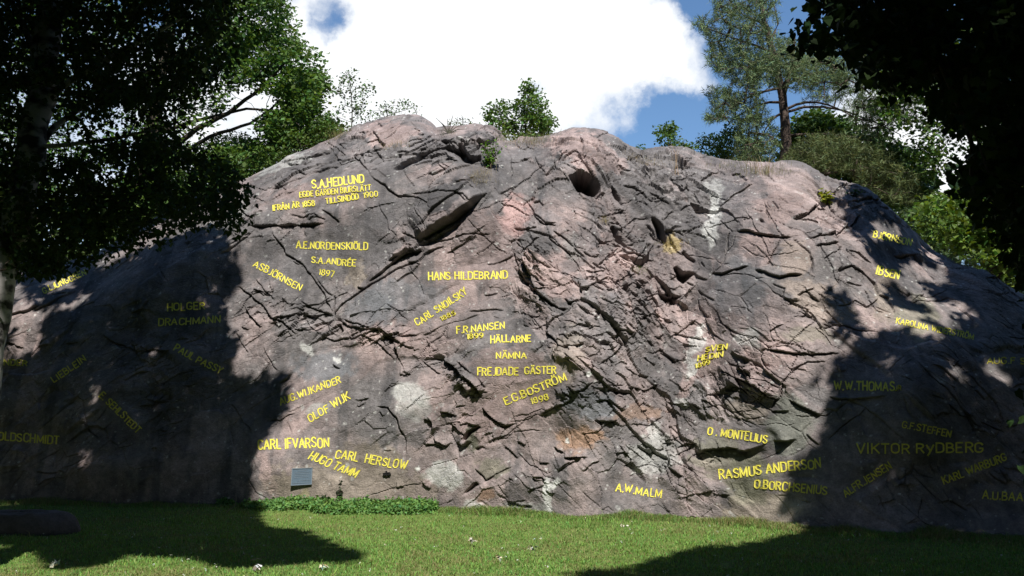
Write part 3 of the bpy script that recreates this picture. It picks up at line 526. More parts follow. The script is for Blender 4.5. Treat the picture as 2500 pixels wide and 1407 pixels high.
for (cx, cy, rx, ry, rot, cc, a) in [
  (960, 325, 70, 32, 0, pink, .8), (1270, 525, 38, 52, 0, pink * [1.15, .95, .95], .9), (1370, 670, 45, 75, 0, pink, .8), (1505, 660, 34, 60, 10, pink * 1.05, .9), (1270, 700, 35, 50, 0, pink, .4), (1400, 355, 70, 26, 0, pink * 1.1, .8), (1420, 400, 40, 26, 20, pink, .8),
  (1480, 395, 50, 30, 30, pink, .6), (1840, 620, 42, 40, 0, pink * .9, .8), (1935, 640, 40, 50, 10, np.array([.20, .145, .12]), .8), (1900, 510, 60, 45, -30, pink * .9, .8), (2010, 740, 90, 60, 20, np.array([.20, .148, .122]), .85), (1870, 870, 60, 40, 0, pink * 1.05, .8), (1685, 900, 20, 110, 18, pink * 1.05, .8),
  (1425, 1062, 62, 34, -10, rust, .95), (1560, 1010, 60, 20, 0, rust * .8, .6), (1640, 592, 24, 16, 0, np.array([.27, .19, .05]), .9), (860, 1180, 190, 60, 0, tan * .82, .75), (900, 1130, 100, 40, 0, tan * .75, .6), (655, 1165, 16, 65, -8, pink * 1.35, .8), (690, 1200, 60, 30, 0, tan, .5),
  (1870, 1240, 110, 45, 0, tan * 1.0, .85), (1830, 1160, 70, 50, 0, olive, .8), (1750, 1110, 60, 40, 0, olive * .9, .6), (1930, 1030, 60, 70, 0, np.array([.10, .105, .085]), .8), (1970, 830, 60, 22, 0, olive * 1.2, .4), (1820, 1000, 60, 30, 0, tan * .8, .6), (1760, 600, 50, 30, 0, dark, .3),
  (760, 470, 80, 30, -10, pink * .72, .7), (860, 670, 28, 34, 0, tan * .85, .7), (1250, 900, 110, 60, 0, pink * .82, .6), (1240, 990, 120, 40, -20, pink * .8, .6), (1400, 870, 40, 70, 0, tan * .85, .5), (1180, 610, 90, 90, 0, pink * .78, .6), (1040, 960, 50, 70, 30, pink * .9, .5), (1150, 1020, 60, 60, 0, pink * .9, .6),
  (1080, 485, 62, 42, -30, dark * .9, .95), (670, 630, 90, 60, 0, dark * 1.3, .75), (920, 520, 90, 40, -10, dark * 1.4, .6), (1000, 740, 110, 60, 0, blue, .6), (1440, 975, 62, 28, 10, blue * .85, .9), (790, 890, 80, 40, 0, blue * .95, .8), (1000, 1050, 50, 40, 0, dark * 1.5, .6), (900, 760, 60, 40, 0, blue * .9, .6),  # first patch puts the downturned slab face's shade into the colour
  (1420, 590, 30, 120, 28, dark * 1.4, .6), (1330, 560, 40, 60, 20, dark * 1.5, .5), (1780, 480, 40, 60, 30, dark * 1.6, .5), (1200, 440, 60, 40, 0, dark * 1.4, .6), (1500, 760, 30, 80, 10, dark * 1.5, .6), (1280, 760, 30, 40, 0, dark * 1.5, .4), (1370, 1170, 30, 60, 0, dark * 1.3, .7), (1190, 1130, 40, 26, 0, olive * .8, .7),
  (1140, 1060, 16, 34, 0, olive * .62, .95), (1800, 700, 60, 80, 0, blue * .9, .5), (1830, 1200, 60, 26, 0, olive, .5), (1180, 1200, 24, 14, -35, rust * .6, .9), (1185, 1245, 16, 16, 0, rust * 1.1, .9), (2170, 720, 40, 60, 0, tan * .8, .6), (2240, 780, 50, 50, 0, olive, .6), (740, 1215, 16, 30, 0, np.array([.2, .17, .07]), .8),
  (1000, 960, 42, 26, 20, pale * .75, .75), (1010, 1000, 34, 30, 0, pale * .62, .6), (1085, 1145, 44, 30, 20, pale * .9, .8), (1600, 1110, 60, 50, 20, pale * .75, .6), (1585, 1080, 18, 60, 10, pale * .8, .55), (1740, 500, 16, 40, 20, pale * 1.1, .7), (1735, 560, 22, 36, 10, pale, .7), (1695, 830, 12, 50, 30, pale * 1.1, .7), (1660, 990, 24, 20, 0, pale * .95, .8),
  (1680, 890, 12, 26, 20, pale * 1.2, .8), (1335, 1215, 14, 50, 0, pale * 1.0, .95), (1360, 1175, 14, 14, 0, pale * .95, .85), (1150, 1230, 26, 24, 0, pale * .9, .7), (1270, 1235, 50, 16, 0, pale * .7, .6), (1750, 450, 30, 16, 0, pale * .8, .5), (820, 870, 12, 8, 0, pale, .8), (740, 850, 14, 12, 0, pale, .8), (700, 400, 60, 14, -25, pale * .7, .7), (560, 520, 60, 30, -30, pale * .6, .6),
  (1820, 830, 30, 26, 0, pale * .7, .6), (1025, 1138, 6, 6, 0, pale * 1.5, .9), (1390, 1070, 7, 10, 0, pale * 1.2, .9), (1445, 925, 6, 5, 0, pale * 1.4, .9), (1385, 610, 20, 30, 0, pale * .5, .4), (790, 1000, 30, 18, -10, pale * .6, .6)]:
    CR = mixc(CR, np.array(cc), a * cb(cx, cy, rx, ry, rot))
CR = mixc(CR, np.array([.045, .04, .045]), .35 * (cb(1480, 1200, 30, 90) + cb(1130, 560, 30, 60)))
# round lichens and small pale spots
lf = facets(X_ * 5.5, S_ * 5.5, 701)
lic = sstep(.30, .18, np.abs(lf[2] * 0 + 1) * 0 + (1 - sstep(0, .9, lf[2]))) * (lf[1] > .80)
CR = mixc(CR, pale * .9, .55 * lic * sstep(-.1, .35, fbm(X_ * .7, S_ * .7, 3, 711) + .5 * sstep(1100, 1250, pv)))
lf2 = facets(X_ * 16, S_ * 16, 721)
CR = mixc(CR, pale * 1.0, .6 * (lf2[2] > .55) * (lf2[1] > .90))
CR = mixc(CR, dark, .5 * (lf2[2] > .5) * (lf2[1] < .06))
CR = CR * np.array([1.84, 1.84, 1.72])
CR = CR * .62 + .38 * CR.mean(-1, keepdims=True)
CR = CR * np.clip(1 + .45 * (f2[1] - .5) * rough + .4 * fbm(X_ * 2.2, S_ * 2.2, 4, 741), .5, 1.6)[..., None]
CR = np.clip(CR * (1 + .22 * nf)[..., None] * (.92 + .25 * fbm(X_ * 20, S_ * 20, 3, 731))[..., None], .015, .7)
CR = mixc(CR, np.array([.10, .08, .04]), .7 * sstep(.4, 2, Kback))

nc, nr = P2.shape[:2]
idx = np.arange(nc * nr).reshape(nc, nr)
quads = np.stack([idx[:-1, :-1], idx[1:, :-1], idx[1:, 1:], idx[:-1, 1:]], -1).reshape(-1, 4)
rock_mat = noise_bump(mat('granite', rough=.82, spec=.25, attr=True), ((-6, .28), (-19, .3), (38, .35), (120, .45)), .02, (45, .4))
rock = npmesh('rock_face', P2.reshape(-1, 3), quads, rock_mat, col=CR.reshape(-1, 3))
tag(rock, label='broad hump of cracked grey and pink granite with yellow names cut into it', kind='structure')
dg = bpy.context.evaluated_depsgraph_get(); dg.update()
def on_rock(px, py):
    d = Vector(ray(px, py)).normalized()
    ok, loc, nor, i, ob, _m = SC.ray_cast(dg, Vector(EYE), d)
    return (np.array(loc), np.array(nor), d) if ok else (None, None, d)
# fast lookup of rock points for letters: a raster of the visible surface in front of the camera
from mathutils.bvhtree import BVHTree

# ------------------------------------------------------------------ lawn
def ybase(x, y):
    k = np.clip(x / np.maximum(y, .1), -1.1, 1.3); return np.interp(k, kk, YB)
gx = np.concatenate([-np.geomspace(400, 15, 22), np.linspace(-14.5, 14.5, 96), np.geomspace(15, 400, 22)])
gy = np.concatenate([-np.geomspace(300, 3, 20), np.linspace(-2.5, 17.5, 80), np.geomspace(18, 400, 18)])
GX, GY = np.meshgrid(gx, gy, indexing='ij')
def gz(x, y):
    return .05 * fbm(x * .35, y * .35, 3, 801) * sstep(5, 9, np.hypot(x, y)) + .02 * fbm(x * 2, y * 2, 2, 802) + .10 * sstep(2.2, 0, ybase(x, y) - y) * (.4 + .6 * vnoise(x * .6, y * .6, 5))
GZ = np.where(GY < 18, gz(GX, GY), 0.0) - .015
ix = np.arange(GX.size).reshape(GX.shape)
gq = np.stack([ix[:-1, :-1], ix[1:, :-1], ix[1:, 1:], ix[:-1, 1:]], -1).reshape(-1, 4)
lm = noise_bump(mat('lawn_soil', (.11, .15, .04), rough=.95, spec=.1), ((25, .6),), .03, (8, .5))
lawn = npmesh('lawn', np.stack([GX, GY, GZ], -1).reshape(-1, 3), gq, lm, smooth=True)
tag(lawn, label='flat park lawn in front of the rock', kind='structure')
# ------------------------------------------------------------------ letters
def arc(cx, cy, rx, ry, a0, a1, n=10):
    return [(cx + rx * math.cos(math.radians(a0 + (a1 - a0) * i / n)), cy + ry * math.sin(math.radians(a0 + (a1 - a0) * i / n))) for i in range(n + 1)]
bow = lambda y0, y1, w: [(0, y1), (w * .45, y1)] + arc(w * .45, (y0 + y1) / 2, w * .55, (y1 - y0) / 2, 90, -90, 8)[1:-1] + [(w * .45, y0), (0, y0)]
O_ = arc(.25, .72, .25, .28, 0, 180, 8) + arc(.25, .28, .25, .28, 180, 360, 8) + [(.5, .72)]
DOTS = lambda x: [[(x - .12, 1.13), (x - .12, 1.2)], [(x + .12, 1.13), (x + .12, 1.2)]]
GL = {
 'A': (.54, [[(0, 0), (.27, 1), (.54, 0)], [(.1, .33), (.44, .33)]]),
 'B': (.46, [[(0, 0), (0, 1)], bow(.53, 1, .4), bow(0, .53, .46)]),
 'C': (.48, [arc(.25, .72, .25, .28, 20, 180, 8) + arc(.25, .28, .25, .28, 180, 340, 8)]),
 'D': (.48, [[(0, 0), (0, 1)], [(0, 1), (.2, 1)] + arc(.2, .72, .28, .28, 90, 0, 5) + arc(.2, .28, .28, .28, 0, -90, 5) + [(0, 0)]]),
 'E': (.40, [[(.4, 1), (0, 1), (0, 0), (.4, 0)], [(0, .52), (.32, .52)]]),
 'F': (.38, [[(.38, 1), (0, 1), (0, 0)], [(0, .52), (.3, .52)]]),
 'G': (.50, [arc(.25, .72, .25, .28, 20, 180, 8) + arc(.25, .28, .25, .28, 180, 350, 8) + [(.5, .42), (.3, .42)]]),
 'H': (.46, [[(0, 0), (0, 1)], [(.46, 0), (.46, 1)], [(0, .5), (.46, .5)]]),
 'I': (.08, [[(.04, 0), (.04, 1)]]),
 'J': (.24, [[(.24, 1), (.24, .2)] + arc(.08, .2, .16, .2, 0, -110, 6)]),
 'K': (.48, [[(0, 0), (0, 1)], [(.46, 1), (0, .42)], [(.14, .58), (.48, 0)]]),
 'L': (.36, [[(0, 1), (0, 0), (.36, 0)]]),
 'M': (.60, [[(0, 0), (0, 1), (.3, .12), (.6, 1), (.6, 0)]]),
 'N': (.48, [[(0, 0), (0, 1), (.48, 0), (.48, 1)]]),
 'O': (.50, [O_]),
 'P': (.44, [[(0, 0), (0, 1)], bow(.46, 1, .44)]),
 'R': (.46, [[(0, 0), (0, 1)], bow(.5, 1, .44), [(.22, .5), (.46, 0)]]),
 'S': (.46, [arc(.23, .75, .22, .25, 25, 180, 7) + [(.04, .66), (.12, .58), (.34, .44), (.44, .34)] + arc(.23, .26, .23, .26, 0, -155, 8)]),
 'T': (.46, [[(0, 1), (.46, 1)], [(.23, 1), (.23, 0)]]),
 'U': (.48, [[(0, 1), (0, .26)] + arc(.24, .26, .24, .26, 180, 360, 8) + [(.48, 1)]]),
 'V': (.52, [[(0, 1), (.26, 0), (.52, 1)]]),
 'W': (.74, [[(0, 1), (.2, 0), (.37, .85), (.54, 0), (.74, 1)]]),
 'Y': (.48, [[(0, 1), (.24, .48), (.48, 1)], [(.24, .48), (.24, 0)]]),
 'y': (.44, [[(0, .8), (.24, .2)], [(.46, .8), (.2, 0), (.08, -.3)]]),
 'X': (.46, [[(0, 0), (.46, 1)], [(0, 1), (.46, 0)]]),
 '0': (.46, [[(x * .92, y) for x, y in O_]]),
 '1': (.16, [[(0, .8), (.14, 1), (.14, 0)]]),
 '5': (.42, [[(.4, 1), (.06, 1), (.03, .56)] + arc(.2, .31, .22, .31, 120, -150, 9)]),
 '7': (.42, [[(0, 1), (.42, 1), (.14, 0)]]),
 '8': (.44, [arc(.22, .76, .18, .23, -90, 270, 12), arc(.22, .27, .22, .27, 90, 450, 12)]),
 '9': (.44, [arc(.22, .68, .22, .31, 0, 360, 12), [(.44, .68), (.42, .4), (.3, .1), (.14, 0)]]),
 '.': (.05, [[(0, 0), (.05, .07)]]),
}
GL['Å'] = (.54, GL['A'][1] + [arc(.27, 1.14, .07, .07, 0, 360, 6)]); GL['Ä'] = (.54, GL['A'][1] + DOTS(.27))
GL['Ö'] = (.50, GL['O'][1] + DOTS(.25)); GL['É'] = (.40, GL['E'][1] + [[(.12, 1.12), (.3, 1.26)]])
# lookup: rock position at a photo pixel, by a dense raster of the relief
ti = np.arange(nc)[:, None]; 
hit_cache = {}
paint = mat('yellow_paint', (.76, .68, .11), rough=.75, spec=.15)
noise_bump(paint, ((60, .3),), .01, (35, .22))
rock.data.update()
bvh = None
_me = rock.data
def build_bvh():
    sel = (ru > -120) & (ru < 2620) & (rv > 380) & (rv < 1290)
    vi = np.where(sel.ravel(), 1, 0)
    q = quads[(vi[quads].sum(1) == 4)]
    used = np.unique(q); remap = np.zeros(nc * nr, np.int64); remap[used] = np.arange(len(used))
    return BVHTree.FromPolygons(P2.reshape(-1, 3)[used].tolist(), remap[q].tolist())
bvh = build_bvh()
def hitp(px, py):
    d = Vector(ray(px, py)).normalized()
    loc, nor, i, dist = bvh.ray_cast(Vector(EYE), d)
    if loc is None: return None
    if nor.dot(d) > 0: nor = -nor
    return np.array(loc), np.array(nor)
def stroke_path(pts, step):
    o = [pts[0]]
    for a, b in zip(pts[:-1], pts[1:]):
        n = max(1, int(math.hypot(b[0] - a[0], b[1] - a[1]) / step))
        for i in range(1, n + 1): o.append((a[0] + (b[0] - a[0]) * i / n, a[1] + (b[1] - a[1]) * i / n))
    return o
for lab, lines in INS:
    V = []; Q = []
    for (txt, a, b, h, sl) in lines:
        adv = []; x = 0
        for ch in txt:
            if ch == ' ': x += .34; continue
            w = GL[ch][0]; adv.append((ch, x)); x += w + .2
        total = x - .2
        Lx, Ly = b[0] - a[0], b[1] - a[1]; LEN = math.hypot(Lx, Ly); ex, ey = Lx / LEN, Ly / LEN; fx, fy = ey, -ex
        sx = LEN / total
        for ch, x0 in adv:
            jy = R.normal(0, .03); sc = 1 + R.normal(0, .04); x0 = x0 + R.normal(0, .018); hw = (.08 if h > 12.6 else .072) * h; lf_ = -.003 if h > 13.2 else .006
            for st in GL[ch][1]:
                pts = []
                for (gx_, gy_) in st:
                    X = (x0 + gx_) * sx + sl * gy_ * h; Y = (gy_ * sc + jy) * h
                    pts.append((a[0] + ex * X + fx * Y, a[1] + ey * X + fy * Y))
                pts = stroke_path(pts, 3.2)
                p = np.array(pts)
                tg = np.gradient(p, axis=0); tg /= np.linalg.norm(tg, axis=1, keepdims=True) + 1e-9
                nn = np.stack([-tg[:, 1], tg[:, 0]], 1)
                p[0] -= tg[0] * hw * .8; p[-1] += tg[-1] * hw * .8
                h0 = [hitp(*q) for q in p]
                base = len(V); cnt = 0; last = None
                for q, n2, hh in zip(p, nn, h0):
                    if hh is None: hh = last
                    if hh is None: continue
                    last = hh
                    P_, N_ = hh; dist = np.linalg.norm(P_ - EYE)
                    rows = []
                    for off, lift in ((-hw * 1.02, -.004), (-hw, .013), (0, .007), (hw, .013), (hw * 1.02, -.004)):
                        h2 = hitp(q[0] + n2[0] * off, q[1] + n2[1] * off)
                        PP = h2[0] if h2 is not None and abs(np.linalg.norm(h2[0] - EYE) - dist) < .12 else P_ + (at(q[0] + n2[0] * off, q[1] + n2[1] * off, P_[1]) - at(q[0], q[1], P_[1]))
                        V.append(PP + N_ * (lift + (lf_ if lift > 0 else 0))); 
                    cnt += 1
                for i in range(cnt - 1):
                    for j in range(4):
                        Q.append((base + i * 5 + j, base + i * 5 + j + 1, base + (i + 1) * 5 + j + 1, base + (i + 1) * 5 + j))
    if Q:
        o = npmesh('inscription', np.array(V), np.array(Q), paint)
        o.parent = rock
        tag(o, label=lab)
# plaque: thin slate-blue metal plate standing off the rock
pl_mat = noise_bump(mat('plaque_metal', (.12, .165, .21), rough=.7, spec=.08), ((40, .15),), .003, (18, .15))
pl_edge = mat('plaque_edge', (.20, .24, .28), rough=.6)
plc = [(713, 1144), (763, 1142), (761, 1183), (710, 1186)]
c3 = [hitp(*q) for q in plc]; pn = np.mean([c[1] for c in c3], 0); pn = -np.array([0, 0, 0.]) + np.array([pn[0] * .5, pn[1], pn[2] * .8]); pn /= np.linalg.norm(pn)
cc = np.mean([c[0] for c in c3], 0)
dmax = max(np.dot(c[0] - cc, pn) for c in c3)
pos = []
for q in plc:
    d = ray(*q); t = np.dot(cc + pn * (.5 * dmax + .03) - EYE, pn) / np.dot(d, pn); pos.append(EYE + d * t)
pos = np.array(pos); pcen = pos.mean(0)
def slab(pts, n, t0, t1):
    return np.concatenate([pts + n * t0, pts + n * t1])
boxq = np.array([(4, 5, 6, 7), (3, 2, 1, 0), (0, 1, 5, 4), (1, 2, 6, 5), (2, 3, 7, 6), (3, 0, 4, 7)])
pq = empty('plaque', pcen, label='small slate blue metal plaque on the rock just above the weeds', category='plaque')
npmesh('plate', slab(pos, pn, -.015, 0), boxq, pl_mat, pq)
def onpl(u, v, k=1.0):
    a = pos[0] + (pos[1] - pos[0]) * u; b = pos[3] + (pos[2] - pos[3]) * u; return a + (b - a) * v
def bar(u0, v0, u1, v1, t0, t1, name, m):
    q = np.array([onpl(u0, v0), onpl(u1, v0), onpl(u1, v1), onpl(u0, v1)]); return q
fr = []; fq = []
for i, (u0, v0, u1, v1) in enumerate([(0, 0, 1, .035), (0, .965, 1, 1), (0, .035, .03, .965), (.97, .035, 1, .965)]):
    fr.append(slab(bar(u0, v0, u1, v1, 0, 0, '', None), pn, .001, .007)); fq.append(boxq + 8 * i)
npmesh('frame', np.concatenate(fr), np.concatenate(fq), pl_edge, pq)
for v, u0, u1 in ((.14, .3, .72), (.24, .14, .84), (.34, .12, .88), (.44, .16, .8), (.54, .12, .86), (.72, .3, .92), (.86, .08, .9)):
    npmesh('raised_line', slab(bar(u0, v, u1, v + .018, 0, 0, '', None), pn, .001, .004), boxq, pl_edge, pq)
irn = mat('iron', (.03, .03, .03), rough=.6)
for (u, v) in [(.08, .08), (.92, .08), (.92, .92), (.08, .92)]:
    q = np.array([onpl(u - .02, v - .025), onpl(u + .02, v - .025), onpl(u + .02, v + .025), onpl(u - .02, v + .025)]); npmesh('standoff', slab(q, pn, -.09, -.014), boxq, irn, pq)
# small black anchor-like iron mark
V = []; Q = []; n = 0
iron = mat('black_iron', (.015, .014, .014), rough=.5)
for (x0, y0, x1, y1) in [(936, 1156, 953, 1154), (944, 1150, 945, 1162), (937, 1160, 943, 1159), (947, 1160, 955, 1158), (952, 1154, 953, 1160)]:
    dx, dy = x1 - x0, y1 - y0; l = math.hypot(dx, dy); ox, oy = -dy / l * 1.3, dx / l * 1.3
    q = [(x0 + ox, y0 + oy), (x1 + ox, y1 + oy), (x1 - ox, y1 - oy), (x0 - ox, y0 - oy)]
    hh = [hitp(*s) for s in q]; nn_ = hh[0][1]; V.append(slab(np.array([s[0] for s in hh]), nn_, .0, .045)); Q.append(boxq + 8 * n); n += 1
o = npmesh('iron_anchor_mark', np.concatenate(V), np.concatenate(Q), iron)
tag(o, label='tiny black iron anchor-shaped fitting under the widely spaced name', category='fitting')
# ------------------------------------------------------------------ where the photograph is in shade (used to shape the crowns that throw it)
SHL = [(-1200, 560), (-400, 600), (0, 600), (230, 560), (330, 520), (420, 480), (560, 440), (600, 440), (600, 500), (560, 545), (565, 600), (590, 640), (600, 690), (560, 720), (545, 770), (575, 830), (570, 880), (600, 918), (660, 905), (700, 912), (722, 950),
       (700, 1000), (655, 1025), (640, 1085), (612, 1140), (605, 1180), (640, 1215), (632, 1245), (640, 1275), (720, 1292), (800, 1312), (870, 1340), (900, 1366), (850, 1378), (760, 1362), (700, 1372), (560, 1385), (430, 1352), (300, 1348), (230, 1392),
       (120, 1392), (80, 1340), (0, 1325), (-1200, 1300)]
SHR = [(2035, 478), (2100, 452), (2700, 560), (3600, 700), (3600, 1600), (1380, 1600), (1395, 1392), (1500, 1388), (1590, 1370), (1700, 1340), (1830, 1326), (1950, 1308), (1968, 1290), (1930, 1250), (1928, 1205), (1885, 1172), (1895, 1140), (1985, 1105),
       (1998, 1060), (2025, 1010), (2035, 962), (2000, 930), (1995, 900), (2050, 855), (2150, 815), (2195, 800), (2160, 740), (2130, 640), (2105, 580), (2040, 560), (2070, 520)]
FING = [(2010, 690), (2045, 700), (2080, 760), (2120, 820), (2060, 830), (2030, 770)]
LITS = [([(-30, 700), (60, 650), (60, 740), (-30, 800)], .6), ([(100, 700), (180, 670), (185, 700), (110, 722)], .6), ([(-30, 800), (60, 770), (160, 735), (220, 700), (215, 735), (120, 790), (90, 860), (-30, 880)], .6), ([(225, 640), (320, 600), (330, 612), (270, 650)], .9), ([(330, 580), (440, 520), (600, 430), (600, 510), (560, 548), (470, 560), (420, 580), (330, 612)], .8),
        ([(2130, 540), (2260, 580), (2320, 680), (2380, 780), (2260, 810), (2190, 780), (2130, 640)], .45), ([(2300, 900), (2450, 880), (2450, 1010), (2320, 1000)], .22), ([(120, 760), (520, 720), (560, 860), (200, 1180), (100, 1180)], .06), ([(2230, 800), (2290, 800), (2290, 820), (2230, 815)], .8), ([(190, 1020), (215, 1020), (225, 1180), (195, 1190)], .4), ([(230, 940), (250, 940), (245, 1000), (232, 1000)], .5),
        ([(440, 740), (480, 745), (480, 770), (445, 770)], .3), ([(20, 1330), (80, 1335), (90, 1400), (0, 1407)], .8)]
e1 = np.cross(SUN, [0, 0, 1]); e1 /= np.linalg.norm(e1); e2 = np.cross(SUN, e1)
CELL = .06; HALF = 24.0; NG = int(2 * HALF / CELL)
def cells(P):
    a = ((P @ e1 + HALF) / CELL).astype(int); b = ((P @ e2 + HALF) / CELL).astype(int)
    return np.clip(a, 0, NG - 1), np.clip(b, 0, NG - 1)
front = Kback < .3
RP = P1[front]; ru1, rv1, _ = project(RP)
gyy, gxx = np.meshgrid(np.linspace(9.2, 18, 220), np.linspace(-9, 9, 450)); GP = np.stack([gxx.ravel(), gyy.ravel(), 0 * gxx.ravel()], 1)
GP = GP[GP[:, 1] < ybase(GP[:, 0], GP[:, 1])]
RP = RP[RP[:, 2] > 0]; AP = np.concatenate([RP, GP]); au, av, _ = project(AP)
jw = 22 * fbm(AP[:, 0] * 1.7, (AP[:, 1] + AP[:, 2]) * 1.7, 4, 901); jv = 16 * fbm(AP[:, 0] * 1.7 + 30, (AP[:, 1] + AP[:, 2]) * 1.7, 4, 902)
vis = (au > -30) & (au < 2530) & (av < 1425)
shade = inpoly(au + jw, av + jv * .5, SHL) | inpoly(au + jw, av + jv * .5, SHR) | inpoly(au + jw * .5, av, FING)
spec = np.zeros(len(au))
spk = vnoise(AP[:, 0] * 3.2, (AP[:, 2] * .8 + AP[:, 1]) * 2.4, 905)
for poly, pr in LITS:
    m = inpoly(au + jw * .4, av + jv * .4, poly); spec[m] = pr
shade &= ~((spec > 0) & (spk < spec))
prot = np.zeros((NG, NG), bool); a, b = cells(AP[vis & ~shade]); prot[a, b] = True
# lit crowns behind the crest must stay in sun too; close small holes of the raster
pr2 = prot.copy()
for dx in (-1, 0, 1):
    for dy in (-1, 0, 1): pr2 |= np.roll(np.roll(prot, dx, 0), dy, 1)
pr3 = pr2.copy()
for dx, dy in ((1, 0), (-1, 0), (0, 1), (0, -1)): pr3 &= np.roll(np.roll(pr2, dx, 0), dy, 1)
prot = pr3
def free(P):
    a, b = cells(P); return ~prot[a, b]

# ------------------------------------------------------------------ leaves
TPL = {
 'kite': (np.array([(0, 0, 0), (.36, .42, .06), (0, 1, -.05), (-.36, .42, .06)]), [(0, 1, 2, 3)]),
 'birch': (np.array([(0, 0, 0), (.40, .34, .05), (0, 1, -.08), (-.40, .34, .05)]), [(0, 1, 2, 3)]),
 'heart': (np.array([(0, .08, 0), (.34, -.02, .04), (.5, .34, .04), (0, 1.08, -.08), (-.5, .34, .04), (-.34, -.02, .04)]), [tuple(range(6))]),
 'oak': (np.array([(0, 0, 0), (.16, .2, 0), (.3, .42, .05), (.18, .55, .02), (.32, .78, .04), (.1, 1, 0), (-.1, 1, 0), (-.32, .78, .04), (-.18, .55, .02), (-.3, .42, .05), (-.16, .2, 0)]), [tuple(range(11))]),
 'maple': (np.array([(0, 0, 0), (.5, .15, .04), (.28, .55, .02), (0, 1.05, -.05), (-.28, .55, .02), (-.5, .15, .04)]), [tuple(range(6))]),
 'needle': (np.array([(-.055, 0, 0), (.055, 0, 0), (0, 1, 0)]), [(0, 1, 2)]),
}
def unit(v): return v / (np.linalg.norm(v, axis=-1, keepdims=True) + 1e-9)
def leaves(name, C, size, shape, m, parent, base, var=.25, flat=.9, droop=.3, outw=None, clump=None):
    n = len(C)
    if n == 0: return None
    nrm = unit(np.array([0, -.25, 1.0]) * flat + R.normal(0, .62, (n, 3)))
    d = R.normal(0, 1, (n, 3)); d[:, 2] -= droop * 2
    if outw is not None: d = d * .45 + outw
    t = unit(d - nrm * (d * nrm).sum(1, keepdims=True)); b = np.cross(nrm, t)
    tv, tf = TPL[shape]; k = len(tv); s = (size * R.uniform(.7, 1.2, n))[:, None, None]
    V = C[:, None] + s * (tv[None, :, 0:1] * b[:, None] + tv[None, :, 1:2] * t[:, None] + tv[None, :, 2:3] * nrm[:, None])
    Fc = (np.arange(n)[:, None, None] * k + np.array(tf)[None]).reshape(-1, len(tf[0]))
    f = 1 + var * R.normal(0, 1, n)[:, None]
    hue = R.normal(0, .12, n)[:, None]
    col = np.array(base)[None] * np.clip(f, .4, 1.9) * (1 + hue * np.array([1.2, .1, -.6]))
    if clump is not None: col = col * clump[:, None]
    col = np.repeat(np.clip(col, .004, .6), k, 0)
    return npmesh(name, V.reshape(-1, 3), Fc, m, parent, col=col)

# ------------------------------------------------------------------ trunks and boughs
def tube(paths, sides=6):
    V = []; Q = []; base = 0
    ang = np.arange(sides) / sides * 2 * math.pi
    for P, r in paths:
        P = np.asarray(P, float); r = np.asarray(r, float)
        if len(P) < 2: continue
        t = unit(np.gradient(P, axis=0)); up = np.array([0.31, .22, .92]); a = unit(np.cross(t, up)); b = np.cross(t, a)
        ring = P[:, None] + r[:, None, None] * (np.cos(ang)[None, :, None] * a[:, None] + np.sin(ang)[None, :, None] * b[:, None])
        V.append(ring.reshape(-1, 3)); n = len(P)
        i = np.arange(n - 1)[:, None] * sides; j = np.arange(sides)[None]; j2 = (j + 1) % sides
        Q.append(base + np.stack([i + j, i + j2, i + sides + j2, i + sides + j], -1).reshape(-1, 4)); base += n * sides
    return np.concatenate(V), np.concatenate(Q)
def resamp(P, step):
    P = np.asarray(P, float); d = np.concatenate([[0], np.cumsum(np.linalg.norm(np.diff(P, axis=0), axis=1))]); n = max(2, int(d[-1] / step) + 1)
    q = np.linspace(0, d[-1], n); return np.stack([np.interp(q, d, P[:, i]) for i in range(3)], 1)
def grow(limbs, attr, tip=.006, rise=.5, wob=.08, step=.35, expo=.5):
    """limbs: list of (path, r0, r1); attractors are reached by chains that leave the nearest wood"""
    nodes = []; paths = []
    for P, r0, r1 in limbs:
        P = resamp(P, step); P[1:-1] += R.normal(0, r0 * .12, P[1:-1].shape); nodes.append(P); paths.append((P, np.linspace(r0, r1, len(P)), None))
    N = np.concatenate(nodes); W = np.full(len(N), 1.0); par = [-1] * len(N)
    order = np.argsort([np.linalg.norm(N - a, axis=1).min() for a in attr]) if len(attr) else []
    chains = []
    for k in order:
        a = attr[k]; dd = np.linalg.norm(N - a, axis=1); cost = dd + rise * np.maximum(0, N[:, 2] - a[2] + .25 * dd)
        j = int(cost.argmin()); n = max(1, int(dd[j] / step)); t = np.linspace(0, 1, n + 1)[1:, None]
        seg = N[j] + (a - N[j]) * t; seg[:, 2] += dd[j] * .10 * np.sin(np.pi * t[:, 0]); seg[:-1] += R.normal(0, wob * min(1, dd[j]), (n, 3))[:-1]
        st = len(N); N = np.concatenate([N, seg]); ids = [j] + list(range(st, st + n)); chains.append(ids)
        par += ids[:-1]
    cnt = np.ones(len(N))
    for i in range(len(N) - 1, -1, -1):
        if par[i] >= 0: cnt[par[i]] += cnt[i] * .5 if False else 0
    w = np.zeros(len(N))
    for ids in chains: w[ids[-1]] += 1
    for i in range(len(N) - 1, -1, -1):
        if par[i] >= 0: w[par[i]] += w[i]
    out = [(p, r) for p, r, _ in paths]
    thin = [(N[ids], tip * np.maximum(w[ids], 1) ** expo * np.concatenate([[.9], np.ones(len(ids) - 1)])) for ids in chains]
    return out, thin
bark_birch = mat('birch_bark', (.30, .29, .27), rough=.8)
nt = bark_birch.node_tree; bnode = nt.nodes['Principled BSDF']; tcn = nt.nodes.new('ShaderNodeTexCoord'); mp = nt.nodes.new('ShaderNodeMapping'); mp.inputs['Scale'].default_value = (3, 3, 5)
nn = nt.nodes.new('ShaderNodeTexNoise'); nn.inputs['Scale'].default_value = 1.6; nn.inputs['Detail'].default_value = 6; rp = nt.nodes.new('ShaderNodeValToRGB')
